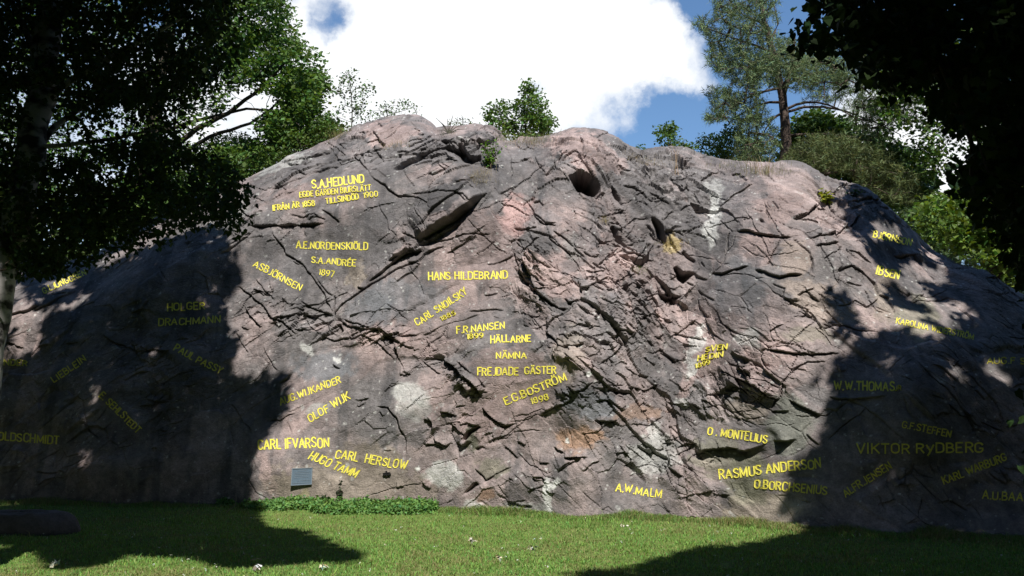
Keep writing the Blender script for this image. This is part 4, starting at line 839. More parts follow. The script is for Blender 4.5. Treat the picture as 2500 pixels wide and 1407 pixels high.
rp.color_ramp.elements[0].position = .42; rp.color_ramp.elements[0].color = (.03, .028, .026, 1); rp.color_ramp.elements[1].position = .56; rp.color_ramp.elements[1].color = (.42, .40, .38, 1)
nt.links.new(tcn.outputs['Object'], mp.inputs[0]); nt.links.new(mp.outputs[0], nn.inputs['Vector']); nt.links.new(nn.outputs['Fac'], rp.inputs[0]); nt.links.new(rp.outputs[0], bnode.inputs['Base Color'])
bark = noise_bump(mat('dark_bark', (.055, .045, .036), rough=.9, spec=.1), ((9, .9), (30, .6)), .03, (6, .45))
bark_pine = noise_bump(mat('pine_bark', (.10, .075, .062), rough=.9, spec=.1), ((9, .9), (30, .6)), .03, (5, .5))
twig = mat('twig', (.05, .04, .03), rough=.9, spec=.1)
lf_dark = leaf_mat('leaf_birch', .25, .7, .1); lf_linden = leaf_mat('leaf_linden', .18, .75, .08); lf_oak = leaf_mat('leaf_oak', .3); lf_pine = leaf_mat('pine_needles', .12, .6)
bark_of = {'birch': bark_birch, 'dark': bark, 'pine': bark_pine}

def samp(poly, n, d0, d1, dens=None):
    p = np.array(poly, float); lo = p.min(0); hi = p.max(0); o = []
    while sum(map(len, o)) < n:
        q = R.uniform(lo, hi, (n * 3, 2)); q = q[inpoly(q[:, 0], q[:, 1], poly)]
        if dens: q = q[R.uniform(0, 1, len(q)) < dens(q[:, 0], q[:, 1])]
        o.append(q)
    q = np.concatenate(o)[:n]; return at(q[:, 0], q[:, 1], R.uniform(d0, d1, n))
def scatter(C, per, rad, squash=.75):
    n = len(C) * per; o = np.repeat(C, per, 0); v = R.normal(0, 1, (n, 3)); v = unit(v) * (R.uniform(0, 1, (n, 1)) ** .5) * rad
    v[:, 2] *= squash; return o + v, np.repeat(R.uniform(.72, 1.25, len(C)), per)
def tree(name, root, limbs, C, per, rad, size, shape, lm_, base, label, category, group=None, barkk='dark', attr_every=3, tip=.006, filt=None, flat=.9, droop=.3, sides=7, var=.25, rise=.5, extra=None, expo=.5):
    e = empty(name, root, label=label, category=category, group=group)
    main, thin = grow(limbs, C[::attr_every], tip=tip, rise=rise, expo=expo)
    v, q = tube(main, sides + 3); npmesh('trunk', v, q, bark_of[barkk], e, smooth=True)
    v, q = tube(thin, 5); npmesh('branches', v, q, bark_of[barkk] if barkk != 'birch' else twig, e, smooth=True)['kind'] = 'stuff'
    Pl, cl = scatter(C, per, rad)
    if filt is not None: k = filt(Pl); Pl = Pl[k]; cl = cl[k]
    leaves('crown', Pl, size, shape, lm_, e, base, flat=flat, droop=droop, clump=cl, var=var)
    if extra is not None:
        k = filt(extra[0]); leaves('upper_crown', extra[0][k], .20, 'kite', lm_, e, base, flat=1.2, droop=.3, clump=extra[1][k])
    return e

# 1 birch by the edge of the lawn, its crown overhanging the rock
def gapd(px, py):
    g = vnoise(px / 46, py / 46, 61); lowl = np.exp(-((px - 120) / 160) ** 2 - ((py - 330) / 130) ** 2)
    return np.where(g < .28 + .25 * lowl, .12, 1.0) * (1 - .35 * lowl)
BIR = [(-500, -500), (560, -500), (575, 0), (560, 90), (545, 190), (470, 235), (430, 300), (440, 350), (500, 385), (590, 420), (600, 470), (612, 560), (560, 550), (520, 530), (440, 560), (330, 598), (240, 632), (120, 660), (-500, 720)]
cb_ = samp(BIR, 3500, 8.2, 11.5, gapd)
# high crowns that carry the shade: spread over every sun-plane cell whose shadow the photograph shows
tm = (shade & (au > -700) & (au < 3300)); TP = AP[tm]
extraT = np.concatenate([cb_, samp([(2000, -200), (2700, -200), (2700, 700), (2450, 600), (2350, 380), (2120, 240), (2000, 100)], 1500, 4.6, 7.5)])
# targets for canopy added over the unseen lawn, to cut the light it bounces
NG_ = 60000; GN = np.stack([R.uniform(-9, 9, NG_), R.uniform(-1, 9.0, NG_), np.zeros(NG_)], 1)
GN = GN[(vnoise(GN[:, 0] * .9, GN[:, 1] * .9, 71) > .12)]; GN = GN[free(GN)]
AREA = CELL * CELL
def casters(T, lai_n, z0, z1):
    a, b = cells(T); key = np.unique(a * NG + b); a = key // NG; b = key % NG
    n = int(len(key) * AREA * lai_n); i = R.randint(0, len(key), n)
    # a point of that cell, lifted along the sun ray to a height in the crown
    pa = (a[i] + R.uniform(0, 1, n)) * CELL - HALF; pb = (b[i] + R.uniform(0, 1, n)) * CELL - HALF
    P = e1 * pa[:, None] + e2 * pb[:, None]; z = R.uniform(z0, z1, n); P = P + SUN * ((z - P[:, 2]) / SUN[2])[:, None]
    return P
CL = np.concatenate([casters(np.concatenate([TP, extraT]), 23.0, 8.6, 15.5), casters(GN, 13.0, 6.5, 13.0), casters(np.concatenate([TP, extraT]), 7.0, 15.0, 21.0)])  # last layer is extra crown added higher up to block sky light
uL, vL, zf = project(CL)
inside = (zf > .3) & (uL > -60) & (uL < 2560) & (vL > -70)
CL = CL[~inside & free(CL)]
leftish = CL[:, 0] < 0.8
tb = {}
roots = {'birch': (-6.35, 9.8), 'beech': (-3.6, 1.0), 'linden': (5.6, 4.2), 'elm': (10.5, 8.5), 'ash': (-11, 12)}
nm = list(roots); RX = np.array([roots[k] for k in nm]); own = np.argmin(np.linalg.norm(CL[:, None, :2] - RX[None], axis=2), 1)
def hi_tree(key, **kw):
    return CL[own == nm.index(key)]
tr = [(-.03, 9.8 - 9.5)]
tp = at([-120, 10, 45, 75, 95, 110, 118, 120], [1386, 640, 520, 400, 250, 100, -120, -500], np.array([9.8, 9.6, 9.5, 9.5, 9.5, 9.5, 9.5, 9.5])); tp[0, 2] = -.1
tp = np.concatenate([tp, tp[-1:] + np.array([[.2, 0, 2.2], [.1, -.2, 4.5], [.1, -.2, 9]])])
b_limbs = [(tp, .19, .05)]
for (pts, ds, r0) in [([(95, 250), (170, 200), (330, 110), (450, 40)], (9.5, 9.4, 9.2, 9.0), .045), ([(80, 380), (140, 300), (300, 200), (420, 150)], (9.5, 9.6, 10, 10.3), .04), ([(100, 180), (60, 60), (0, -60)], (9.5, 9.7, 10), .05), ([(80, 360), (200, 350), (330, 330), (430, 300)], (9.5, 9.4, 9.1, 8.9), .03), ([(60, 430), (150, 420), (300, 360), (330, 300)], (9.5, 10, 10.5, 11), .03)]:
    b_limbs.append((at([p[0] for p in pts], [p[1] for p in pts], np.array(ds)), r0, r0 * .3))
hb = hi_tree('birch'); Pb, cbl = scatter(hb, 34, .40)
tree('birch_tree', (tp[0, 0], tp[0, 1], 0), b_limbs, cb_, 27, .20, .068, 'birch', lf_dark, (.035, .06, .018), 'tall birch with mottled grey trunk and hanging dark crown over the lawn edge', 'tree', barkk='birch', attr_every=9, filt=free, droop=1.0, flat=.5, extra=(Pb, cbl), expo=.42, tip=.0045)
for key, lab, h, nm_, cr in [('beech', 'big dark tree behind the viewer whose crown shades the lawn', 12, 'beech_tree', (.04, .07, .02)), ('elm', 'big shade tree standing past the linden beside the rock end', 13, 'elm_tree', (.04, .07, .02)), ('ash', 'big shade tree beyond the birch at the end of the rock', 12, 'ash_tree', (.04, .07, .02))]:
    x, y = roots[key]; c = hi_tree(key)
    if len(c) < 5: continue
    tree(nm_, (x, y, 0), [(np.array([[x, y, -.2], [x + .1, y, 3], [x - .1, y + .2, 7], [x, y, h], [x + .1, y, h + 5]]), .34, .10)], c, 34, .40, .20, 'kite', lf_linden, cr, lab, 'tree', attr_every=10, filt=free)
# linden: dark heart-shaped leaves hanging into the picture
LIN = [([(2015, -200), (2010, 10), (1990, 75), (1945, 95), (1965, 120), (2050, 125), (2110, 165), (2125, 215), (2170, 230), (2260, 170), (2260, -200)], 230),
       ([(2200, -200), (2700, -200), (2700, 420), (2520, 450), (2450, 340), (2380, 280), (2300, 170), (2230, 80)], 600),
       ([(2200, 130), (2290, 160), (2385, 265), (2370, 330), (2330, 290)], 40),
       ([(2400, 370), (2700, 300), (2700, 760), (2500, 660), (2455, 560), (2375, 480), (2360, 430)], 300),
       ([(2530, 500), (2800, 500), (2800, 1250), (2540, 1250), (2525, 900)], 180)]  # leaf column added to darken the edge, where only shade lies
cl_ = np.concatenate([samp(p, n, 4.4, 7.2) for p, n in LIN])
x, y = roots['linden']; hl = hi_tree('linden'); Ph, chl = scatter(hl, 34, .40)
ll_ = [(np.array([[x, y, -.2], [x + .05, y, 2], [x - .1, y + .1, 5], [x + .3, y - .2, 9], [x + .8, y - .3, 11]]), .24, .05), (np.array([[x, y, 2.9], [x - 1, y + .4, 3.9], [x - 2.3, y + .9, 4.2], [x - 3.1, y + 1.0, 3.95]]), .07, .02), (np.array([[x, y, 3.6], [x - .8, y + 1.4, 4.6], [x - 1.8, y + 2.4, 4.6]]), .06, .02)]
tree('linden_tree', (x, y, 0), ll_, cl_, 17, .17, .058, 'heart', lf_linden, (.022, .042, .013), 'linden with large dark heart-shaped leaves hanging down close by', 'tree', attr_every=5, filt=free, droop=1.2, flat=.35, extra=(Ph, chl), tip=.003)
# ------------------------------------------------------------------ trees and bushes behind the crest
green = (.085, .145, .03)
def bg(name, polys, per, rad, size, shape, base, label, cat, trunk, r0, dist, depth=3, every=5, lm=lf_oak, bk='dark', more=(), **kw):
    C = np.concatenate([samp(p, n, dist, dist + depth) for p, n in polys])
    tpx, tpy = zip(*trunk); T = at(np.array(tpx), np.array(tpy), np.full(len(tpx), dist + depth * .45))
    limbs = [(T, r0, r0 * .35)]
    for pts, r in more: limbs.append((at(np.array([p[0] for p in pts]), np.array([p[1] for p in pts]), np.linspace(dist + depth * .45, dist + depth * .2, len(pts))), r, r * .35))
    kw.setdefault('droop', .4)
    return tree(name, tuple(T[0]), limbs, C, per, rad, size, shape, lm, base, label, cat, barkk=bk, attr_every=every, **kw)
OAK = [([(480, -140), (700, -140), (700, 10), (712, 60), (722, 100), (780, 130), (785, 200), (750, 250), (700, 235), (640, 215), (560, 200), (520, 150)], 420), ([(-150, -140), (560, -140), (560, 260), (420, 400), (-150, 420)], 560),
       ([(700, 180), (790, 185), (792, 240), (770, 262), (806, 290), (820, 318), (770, 345), (700, 350), (640, 330), (640, 290), (690, 270)], 200), ([(380, 380), (640, 340), (700, 360), (690, 400), (640, 430), (560, 470), (430, 510), (250, 580), (150, 560)], 330)]
bg('oak_tree', OAK, 38, .40, .15, 'kite', (.085, .155, .034), 'broad oak with sunlit lobed foliage and bare dark boughs behind the crest', 'tree', [(330, 640), (350, 420), (380, 250), (420, 60), (430, -150)], .30, 24.5, 5, 8,
   more=[([(380, 400), (470, 320), (560, 275), (640, 215), (700, 150)], .10), ([(370, 330), (500, 290), (600, 265), (690, 275), (720, 262)], .07), ([(370, 420), (520, 330), (620, 300), (700, 230)], .08), ([(400, 150), (520, 100), (620, 60)], .09)], expo=.42)
bg('hazel_bush', [([(500, 350), (560, 330), (620, 340), (660, 370), (640, 420), (540, 440), (470, 430)], 130)], 45, .4, .10, 'kite', (.10, .16, .03), 'rounded bright green bush under the oak boughs behind the rock', 'bush', [(570, 520), (570, 400)], .08, 29, 2.5)
bg('hornbeam_tree', [([(-80, 480), (120, 430), (300, 480), (420, 520), (240, 610), (60, 680), (-80, 720)], 230)], 42, .45, .10, 'kite', green, 'low broad tree with sunlit sprays beside the birch trunk behind the rock', 'tree', [(120, 760), (130, 560)], .12, 24, 4)
bg('rowan_bush', [([(690, 350), (740, 320), (790, 300), (838, 318), (860, 310), (840, 330), (780, 350), (700, 395), (650, 420)], 110)], 40, .35, .10, 'kite', (.07, .12, .025), 'dark green bush crouching on the sloping crest beside the oak', 'bush', [(770, 400), (765, 340)], .06, 24.2, 1.5)
bg('birch_sapling', [([(815, 235), (838, 190), (850, 168), (868, 175), (880, 200), (915, 213), (905, 235), (885, 262), (872, 300), (825, 300), (818, 270)], 64)], 11, .22, .085, 'birch', (.10, .15, .06), 'sparse young birch with thin airy leaves rising above the crest', 'sapling', [(858, 330), (860, 260), (852, 180)], .02, 24.5, 1.6, 2, lm=lf_dark, tip=.004)
bg('birch_sapling', [([(885, 275), (930, 250), (965, 243), (1000, 252), (1032, 262), (1015, 285), (960, 298), (900, 300)], 42)], 9, .2, .08, 'birch', (.10, .15, .06), 'low leaning spray of thin birch leaves just over the top of the rock', 'sapling', [(900, 330), (940, 285), (1010, 262)], .016, 24.5, 1.5, 2, lm=lf_dark, tip=.004)
bg('birch_sapling', [([(1085, 300), (1110, 285), (1160, 298), (1178, 305), (1160, 318), (1100, 318)], 16)], 7, .16, .07, 'birch', (.10, .15, .06), 'tiny thin-leaved sprig between the spiky dead plant and the oak sapling', 'sapling', [(1150, 345), (1140, 315), (1130, 298)], .01, 24, .8, 1, lm=lf_dark, tip=.003)
bg('oak_sapling', [([(1262, 345), (1240, 320), (1250, 270), (1270, 235), (1290, 200), (1308, 206), (1322, 250), (1345, 270), (1352, 320), (1345, 345)], 105), ([(1188, 265), (1205, 248), (1240, 255), (1262, 300), (1255, 335), (1200, 330), (1186, 300)], 34)], 26, .24, .105, 'oak', (.085, .15, .03), 'upright young oak alone on top of the rock against white cloud', 'sapling', [(1282, 360), (1284, 290), (1295, 215)], .035, 23.5, 1.4, 3, tip=.005)
bg('oak_sapling', [([(1606, 308), (1628, 298), (1645, 310), (1652, 345), (1690, 358), (1694, 395), (1600, 395), (1610, 350)], 60)], 26, .26, .10, 'oak', (.075, .135, .03), 'small rounded young oak against blue sky where the crest dips', 'sapling', [(1640, 420), (1635, 360), (1625, 310)], .03, 24, 1.3, 3, tip=.005)
bg('rowan_sapling', [([(1500, 362), (1520, 355), (1532, 372), (1520, 392), (1500, 388)], 9), ([(1540, 365), (1570, 362), (1590, 378), (1580, 395), (1545, 392)], 14)], 20, .2, .08, 'kite', (.08, .14, .04), 'tiny pale leaf tufts peeping over the dip in the crest', 'sapling', [(1545, 410), (1550, 385)], .012, 24, .8, 2)
bg('oak_bush', [([(1698, 400), (1698, 350), (1728, 325), (1750, 340), (1765, 330), (1782, 300), (1800, 310), (1820, 350), (1850, 330), (1870, 420), (1760, 425)], 150)], 34, .32, .10, 'oak', (.07, .125, .03), 'bushy oak scrub between the crest dip and the pine trunk', 'bush', [(1770, 450), (1765, 380)], .06, 27, 3, 5)
MAP = [([(1900, 420), (1915, 330), (1960, 285), (2020, 275), (2075, 300), (2110, 330), (2180, 350), (2240, 380), (2262, 420), (2275, 470), (2200, 500), (2050, 470)], 330), ([(2240, 470), (2300, 462), (2350, 470), (2400, 455), (2470, 440), (2700, 440), (2700, 700), (2470, 680), (2330, 610), (2230, 540)], 330)]
bg('maple_tree', MAP[:1], 40, .42, .15, 'maple', (.06, .11, .022), 'rounded maple filling the space behind the pine trunk', 'tree', [(2080, 560), (2080, 450), (2070, 340)], .14, 27, 4, 7)
bg('maple_tree', MAP[1:], 46, .45, .13, 'maple', (.10, .165, .03), 'yellow-green sunlit maple beyond the falling shoulder of the rock', 'tree', [(2440, 760), (2420, 600), (2430, 480)], .16, 20.5, 4, 7)
bg('alder_tree', [([(2105, 120), (2170, 60), (2280, 40), (2600, 20), (2700, 480), (2380, 440), (2360, 370), (2280, 350), (2200, 330), (2150, 260)], 480), ([(2250, 350), (2330, 370), (2300, 420), (2240, 420)], 20)], 40, .45, .14, 'kite', (.08, .14, .03), 'tall leafy tree between the pine and the hanging linden leaves', 'tree', [(2600, 760), (2520, 450), (2450, 200), (2440, 0)], .22, 22.5, 4.5, 7,
   more=[([(2500, 400), (2400, 320), (2280, 240)], .07), ([(2480, 250), (2380, 160), (2250, 120)], .06)])
# far dark wood that closes the gaps low down behind the hill
def wood(name, poly, n, d0, d1, label, base=(.035, .06, .016)):
    C = samp(poly, n, d0, d1); P, c = scatter(C, 26, .9); o = leaves(name, P, .28, 'kite', lf_oak, None, base, clump=c); tag(o, label=label, kind='stuff'); return o
wood('far_wood', [(-500, 420), (200, 440), (480, 470), (640, 440), (500, 560), (200, 680), (-500, 800)], 420, 34, 44, 'dark far wood low behind the hill under the birch')
wood('far_wood', [(2080, 440), (2300, 500), (2700, 470), (2700, 820), (2420, 700), (2200, 560)], 300, 32, 40, 'dark far wood low behind the falling shoulder of the rock')

# ------------------------------------------------------------------ pine
def pine(name, root, limbs, polys, d0, d1, label, cat, base, size=.10, per=15, rad=.10, every=2, tip=.006):
    C = np.concatenate([samp(p, n, d0, d1) for p, n in polys])
    e = empty(name, root, label=label, category=cat)
    main, thin = grow(limbs, C[::every], tip=tip, rise=.1, wob=.16, step=.3, expo=.5)
    v, q = tube(main[:2], 12); npmesh('trunk', v, q, bark_pine, e, smooth=True)
    for mpath in main[2:]:
        v, q = tube([mpath], 7); npmesh('bough', v, q, bark_pine, e, smooth=True)
    v, q = tube(thin, 4); npmesh('twigs', v, q, bark_pine, e, smooth=True)['kind'] = 'stuff'
    n = len(C); ax = unit(R.normal(0, .7, (n, 3)) + np.array([0, -.1, .45]))
    k = per; s = np.repeat(C, k, 0) + np.repeat(ax, k, 0) * R.uniform(-.16, .16, (n * k, 1)) + R.normal(0, rad * .25, (n * k, 3))
    ow = np.repeat(ax, k, 0) * .8 + unit(R.normal(0, 1, (n * k, 3)))
    cl = np.repeat(R.uniform(.65, 1.35, n), k)
    leaves('crown', s, size, 'needle', lf_pine, e, base, outw=ow * 1.4, clump=cl, var=.2, flat=.1)
D0 = 25.5
def pl(pts, d=None): return at(np.array([p[0] for p in pts]), np.array([p[1] for p in pts]), np.full(len(pts), D0) if d is None else np.linspace(d[0], d[1], len(pts)))
P_l = [(pl([(1918, 470), (1917, 400), (1920, 340), (1915, 270), (1905, 215), (1898, 160), (1880, 100), (1860, 30), (1850, -60)]), .18, .05), (pl([(1908, 240), (1925, 190), (1935, 140), (1940, 90)], (D0, D0 - .5)), .11, .03)]
for pts, dd in [([(1905, 215), (1860, 225), (1810, 245), (1760, 285)], -1), ([(1905, 250), (1870, 250), (1820, 270), (1780, 300)], .6), ([(1912, 275), (1885, 290), (1860, 330)], -.6), ([(1918, 268), (1950, 252), (2000, 250), (2040, 262), (2090, 290)], -.8),
                ([(1916, 275), (1960, 262), (2010, 262), (2060, 270), (2140, 300), (2200, 330)], .5), ([(1925, 205), (1960, 185), (2020, 175), (2080, 160)], -.6), ([(1935, 165), (2000, 140), (2060, 110), (2105, 95)], .8), ([(1890, 130), (1840, 110), (1780, 90), (1730, 70)], -.8), ([(1895, 170), (1840, 170), (1780, 150), (1740, 130)], .6),
                ([(1870, 60), (1820, 40), (1780, 10)], .5), ([(1918, 330), (1950, 330), (2010, 328), (2080, 335), (2150, 350)], .4), ([(1880, 100), (1900, 60), (1890, 10)], .2)]:
    P_l.append((pl(pts, (D0, D0 + dd)), .045, .012))
PP_ = [([(1690, 58), (1712, 40), (1745, 40), (1742, 0), (1760, -70), (1900, -70), (1900, 30), (1895, 90), (1930, 95), (1990, 105), (2000, 130), (2070, 150), (2100, 180), (2060, 205), (1950, 195), (1900, 170), (1830, 190), (1800, 160), (1770, 150), (1735, 130), (1722, 80)], 1150),
       ([(1800, 130), (1920, 120), (2000, 150), (2000, 220), (1900, 215), (1830, 205)], 330), ([(1722, 145), (1745, 130), (1850, 180), (1850, 230), (1760, 190)], 170), ([(1722, 215), (1750, 208), (1850, 225), (1880, 250), (1830, 300), (1750, 292), (1725, 240)], 230), ([(1725, 280), (1760, 285), (1750, 298), (1722, 296)], 24),
       ([(2000, 120), (2080, 70), (2130, 90), (2110, 200), (2180, 200), (2240, 260), (2250, 300), (2180, 300), (2060, 250), (1960, 250), (1980, 200)], 560), ([(1800, 290), (1880, 270), (1900, 320), (1895, 420), (1830, 425), (1790, 400), (1795, 330)], 300), ([(2060, 260), (2170, 230), (2180, 340), (2140, 360), (2080, 310)], 170)]
pine('scots_pine', tuple(P_l[0][0][0]), P_l, PP_, D0 - 1.8, D0 + 1.8, 'Scots pine with forked trunk and blue-green needles standing against the sky', 'tree', (.13, .18, .075), size=.17, per=19, every=3)
pine('dwarf_pine', tuple(at(2000, 460, 24.0)), [(at(np.array([1990., 2000, 2040]), np.array([460., 430, 400]), np.array([24., 24, 24])), .07, .04), (at(np.array([2000., 2060, 2120]), np.array([430., 415, 420]), np.array([24., 23.8, 23.6])), .045, .02), (at(np.array([2000., 1960, 1930]), np.array([430., 410, 415]), np.array([24., 23.8, 23.6])), .03, .012)],
     [([(1912, 425), (1918, 380), (1950, 345), (1990, 328), (2050, 332), (2110, 352), (2165, 375), (2190, 420), (2120, 432), (2040, 415), (1980, 428)], 620), ([(2080, 420), (2200, 400), (2250, 440), (2240, 500), (2150, 480), (2090, 450)], 200)], 22.6, 25.4, 'low spreading olive green pine leaning over the crest beside the tall pine', 'tree', (.095, .12, .04), size=.15, per=34, every=4)

# ------------------------------------------------------------------ trees added around the viewer to block sky light, out of view
gm = bpy.data.objects
def ring_tree(proto_C, name, x, y, h, label):
    pass
Rr = R.uniform(0, 1, (700, 3)); th_ = Rr[:, 0] * 2 * math.pi; zz = .18 + .82 * Rr[:, 1]; rr = np.sqrt(Rr[:, 2]) * np.sin(np.clip(zz, 0, 1) * math.pi * .92) * .5 + .05
UC = np.stack([rr * np.cos(th_) * 10, rr * np.sin(th_) * 10, zz * 13], 1)
proto = tree('sky_block_tree', (0, 0, 0), [(np.array([[0, 0, -.2], [.1, 0, 3], [-.1, .1, 7], [0, 0, 11]]), .3, .08)], UC, 16, .8, .34, 'kite', lf_oak, (.04, .07, .02), 'unseen tree added to block the sky at the back of the lawn behind the viewer', 'tree', group='added trees blocking sky light', attr_every=14)
def copy_tree(o):
    c = o.copy(); COL.objects.link(c)
    for ch in list(o.children):
        d = ch.copy(); COL.objects.link(d); d.parent = c
    return c
first = True
for (x, y, s, rz) in [(-6, -11, 1.45, 0), (2, -13, 1.5, 1), (9, -9, 1.4, 2), (-13, -4, 1.4, 3), (15, -3, 1.4, 4), (-16, 5, 1.4, 5), (17, 6, 1.35, .5), (-19, 15, .9, 1.5), (-3, -19, 1.5, 2.2), (8, -18, 1.5, 3.3), (-14, -15, 1.5, 4.1), (20, -10, 1.5, 5.2), (-24, -2, 1.4, .3), (26, 3, 1.4, 1.1), (-27, 10, 1.4, 2.4), (21, 14, 1.2, 2.9)]:
    o = proto if first else copy_tree(proto); first = False
    o.location = (x, y, 0); o.scale = (s, s, s); o.rotation_euler[2] = rz
    o['label'] = {(-6): 'unseen tree added to block the sky straight behind the viewer towards the birch side', 2: 'unseen tree added to block the sky farthest back straight behind the viewer', 9: 'unseen tree added to block the sky behind the linden', (-13): 'unseen tree added to block the sky behind the big dark shade tree', 15: 'unseen tree added to block the sky at the lawn side past the linden', (-16): 'unseen tree added to block the sky beside the ash tree', 17: 'unseen tree added to block the sky past the elm at the rock end', (-19): 'unseen tree added to block the sky beyond the birch end of the rock', (-3): 'towering unseen tree added to block the sky in the second row straight behind the viewer', 8: 'towering unseen tree added to block the sky in the second row behind the linden', (-14): 'towering unseen tree added to block the sky in the far corner behind the big shade tree', 20: 'towering unseen tree added to block the sky in the far corner past the linden', (-24): 'towering unseen tree added to block the sky far out at the birch side of the lawn', 26: 'towering unseen tree added to block the sky far out past the elm', (-27): 'towering unseen tree added to block the sky far beyond the ash tree', 21: 'unseen tree added to block the sky off the far end of the rock past the elm'}[x]

nW = 620; aW = R.uniform(.42, 2 * math.pi - .42, nW) + math.pi / 2; rW = R.uniform(38, 46, nW); CW = np.stack([rW * np.cos(aW), rW * np.sin(aW), R.uniform(0, 1, nW) ** .8 * (9 + 3 * np.sin(aW * 7))], 1)
PW, cW = scatter(CW, 20, 2.0); PW[:, 2] = np.maximum(PW[:, 2], .1)
tag(leaves('far_wood', PW, .95, 'kite', lf_oak, None, (.035, .06, .016), clump=cW), label='unseen leaf belt added to block low sky light behind the viewer', kind='stuff')  # leaf belt out of view, added to close the low sky gap
# ------------------------------------------------------------------ grass
lf_grass = leaf_mat('grass_blades', .3, .55, .2)
def blades(name, P, h, w, base, lean=.45, var=.2, dry=None, kind='stuff', label=None, cat=None, group=None):
    n = len(P); az = R.uniform(0, 2 * math.pi, n); side = np.stack([np.cos(az), np.sin(az), 0 * az], 1); la = R.uniform(0, 2 * math.pi, n); ld = np.stack([np.cos(la), np.sin(la), 0 * la], 1) * (R.uniform(.1, 1, n) * lean * h)[:, None]
    w = (w * np.ones(n))[:, None]; hh = h[:, None]; up = np.array([0, 0, 1.0])
    V = np.stack([P - side * w, P + side * w, P + side * w * .75 + ld * .35 + up * hh * .55, P - side * w * .75 + ld * .35 + up * hh * .55, P + ld * 1.1 + up * hh * (1 - .3 * lean)], 1)
    b5 = np.arange(n)[:, None] * 5
    col = np.array(base)[None] * (1 + var * R.normal(0, 1, n))[:, None] * (1 + R.normal(0, .1, n)[:, None] * np.array([1.3, 0, -.5]))
    if dry is not None: col = col + (np.array([.30, .25, .12]) * R.uniform(.7, 1.2, n)[:, None] - col) * dry[:, None]
    o = npmesh(name, V.reshape(-1, 3), [b5 + np.array([[0, 1, 2, 3]]), b5 + np.array([[3, 2, 4]])], lf_grass, col=np.repeat(np.clip(col, .01, .5), 5, 0))
    return tag(o, label=label, category=cat, group=group, kind=kind)
n = 190000
yy = 8.6 + (19 - 8.6) * R.uniform(0, 1, n) ** 1.35; xx = R.uniform(-1, 1, n) * (yy * .64 + .3); k = yy < ybase(xx, yy) - .02; xx = xx[k]; yy = yy[k]
pat = fbm(xx * .8, yy * .8, 3, 830); pat2 = fbm(xx * 2.5, yy * 2.5, 3, 831); near = sstep(.9, .1, ybase(xx, yy) - yy)
hgt = (.036 + .022 * pat2 + .02 * np.clip(pat, 0, 1) + .05 * near * R.uniform(0, 1, len(xx))) * R.uniform(.6, 1.5, len(xx)); k2 = R.uniform(0, 1, len(xx)) < .012; hgt[k2] *= 2.0
dryp = ((R.uniform(0, 1, len(xx)) < .22 + .5 * sstep(.08, .4, fbm(xx * 1.1, yy * 1.6, 3, 832)) + .3 * sstep(10.4, 9.4, yy) * (xx < -3))) * R.uniform(.4, .9, len(xx))
G0 = np.stack([xx, yy, gz(xx, yy) - .016], 1)
blades('grass', G0, np.maximum(hgt, .015), .0055, (.185, .335, .078), lean=.9, dry=dryp, label='short uneven lawn grass in front of the rock')
n = 26000; u = R.uniform(-80, 2580, n); d = ray(u, np.full(n, 1250.)); kxx = d[:, 0] / d[:, 1]; yy = np.interp(kxx, kk, YB) - .015 - .42 * R.uniform(0, 1, n) ** 1.8; xx = kxx * yy
hb_ = (.04 + .12 * vnoise(xx * 2.1, yy * 2.1, 41) ** 2) * R.uniform(.5, 1.5, n)
blades('grass', np.stack([xx, yy, gz(xx, yy) - .016], 1), hb_, .005, (.15, .24, .06), lean=.8, dry=(R.uniform(0, 1, n) < .3 + .4 * (vnoise(xx * 1.3, yy, 43) > .6)) * R.uniform(.4, .95, n), label='longer unmown grass standing against the foot of the rock')
# clover heads and daisies
n = 160; yy = R.uniform(9.3, 15, n); xx = R.uniform(-1, 1, n) * yy * .6; C = np.stack([xx, yy, gz(xx, yy) + .035], 1)
o = leaves('clover_flowers', np.repeat(C, 5, 0) + R.normal(0, .005, (n * 5, 3)), .016, 'kite', mat('petal', (.6, .6, .5), attr=True), None, (.55, .55, .45), var=.1); tag(o, label='scattered white clover heads in the lawn', kind='stuff')
# strip of weeds along the foot of the rock
n = 4200; u = R.uniform(535, 1062, n); kx = np.interp(u, BASE[1][0:1] + (600,), [0, 0]) if False else None
d = ray(u, np.full(n, 1250.)); kxx = d[:, 0] / d[:, 1]; yb = np.interp(kxx, kk, YB); dep = R.uniform(0, 1, n) ** 1.3
wdt = .95 * np.interp(u, [535, 560, 620, 700, 1000, 1062], [.1, .25, .6, 1, 1, .5]); yy = yb - dep * wdt; xx = kxx * yy
hh = (.04 + .08 * vnoise(xx * 3, yy * 3, 8)) * (1 - .55 * dep) * np.interp(u, [535, 640, 720, 1062], [.6, .8, 1, 1]); P = np.stack([xx, yy, gz(xx, yy) + hh * R.uniform(.4, 1.35, n)], 1)
k = (vnoise(xx * 2.2, yy * 2, 12) > .22); P = P[k]
lw = leaf_mat('weed_leaves', .3, .5)
o = leaves('weeds', np.repeat(P, 3, 0) + R.normal(0, .03, (len(P) * 3, 3)), .066, 'kite', lw, None, (.11, .22, .055), flat=.8, droop=.2); tag(o, label='strip of leafy green weeds along the foot of the rock under the plaque', kind='stuff')
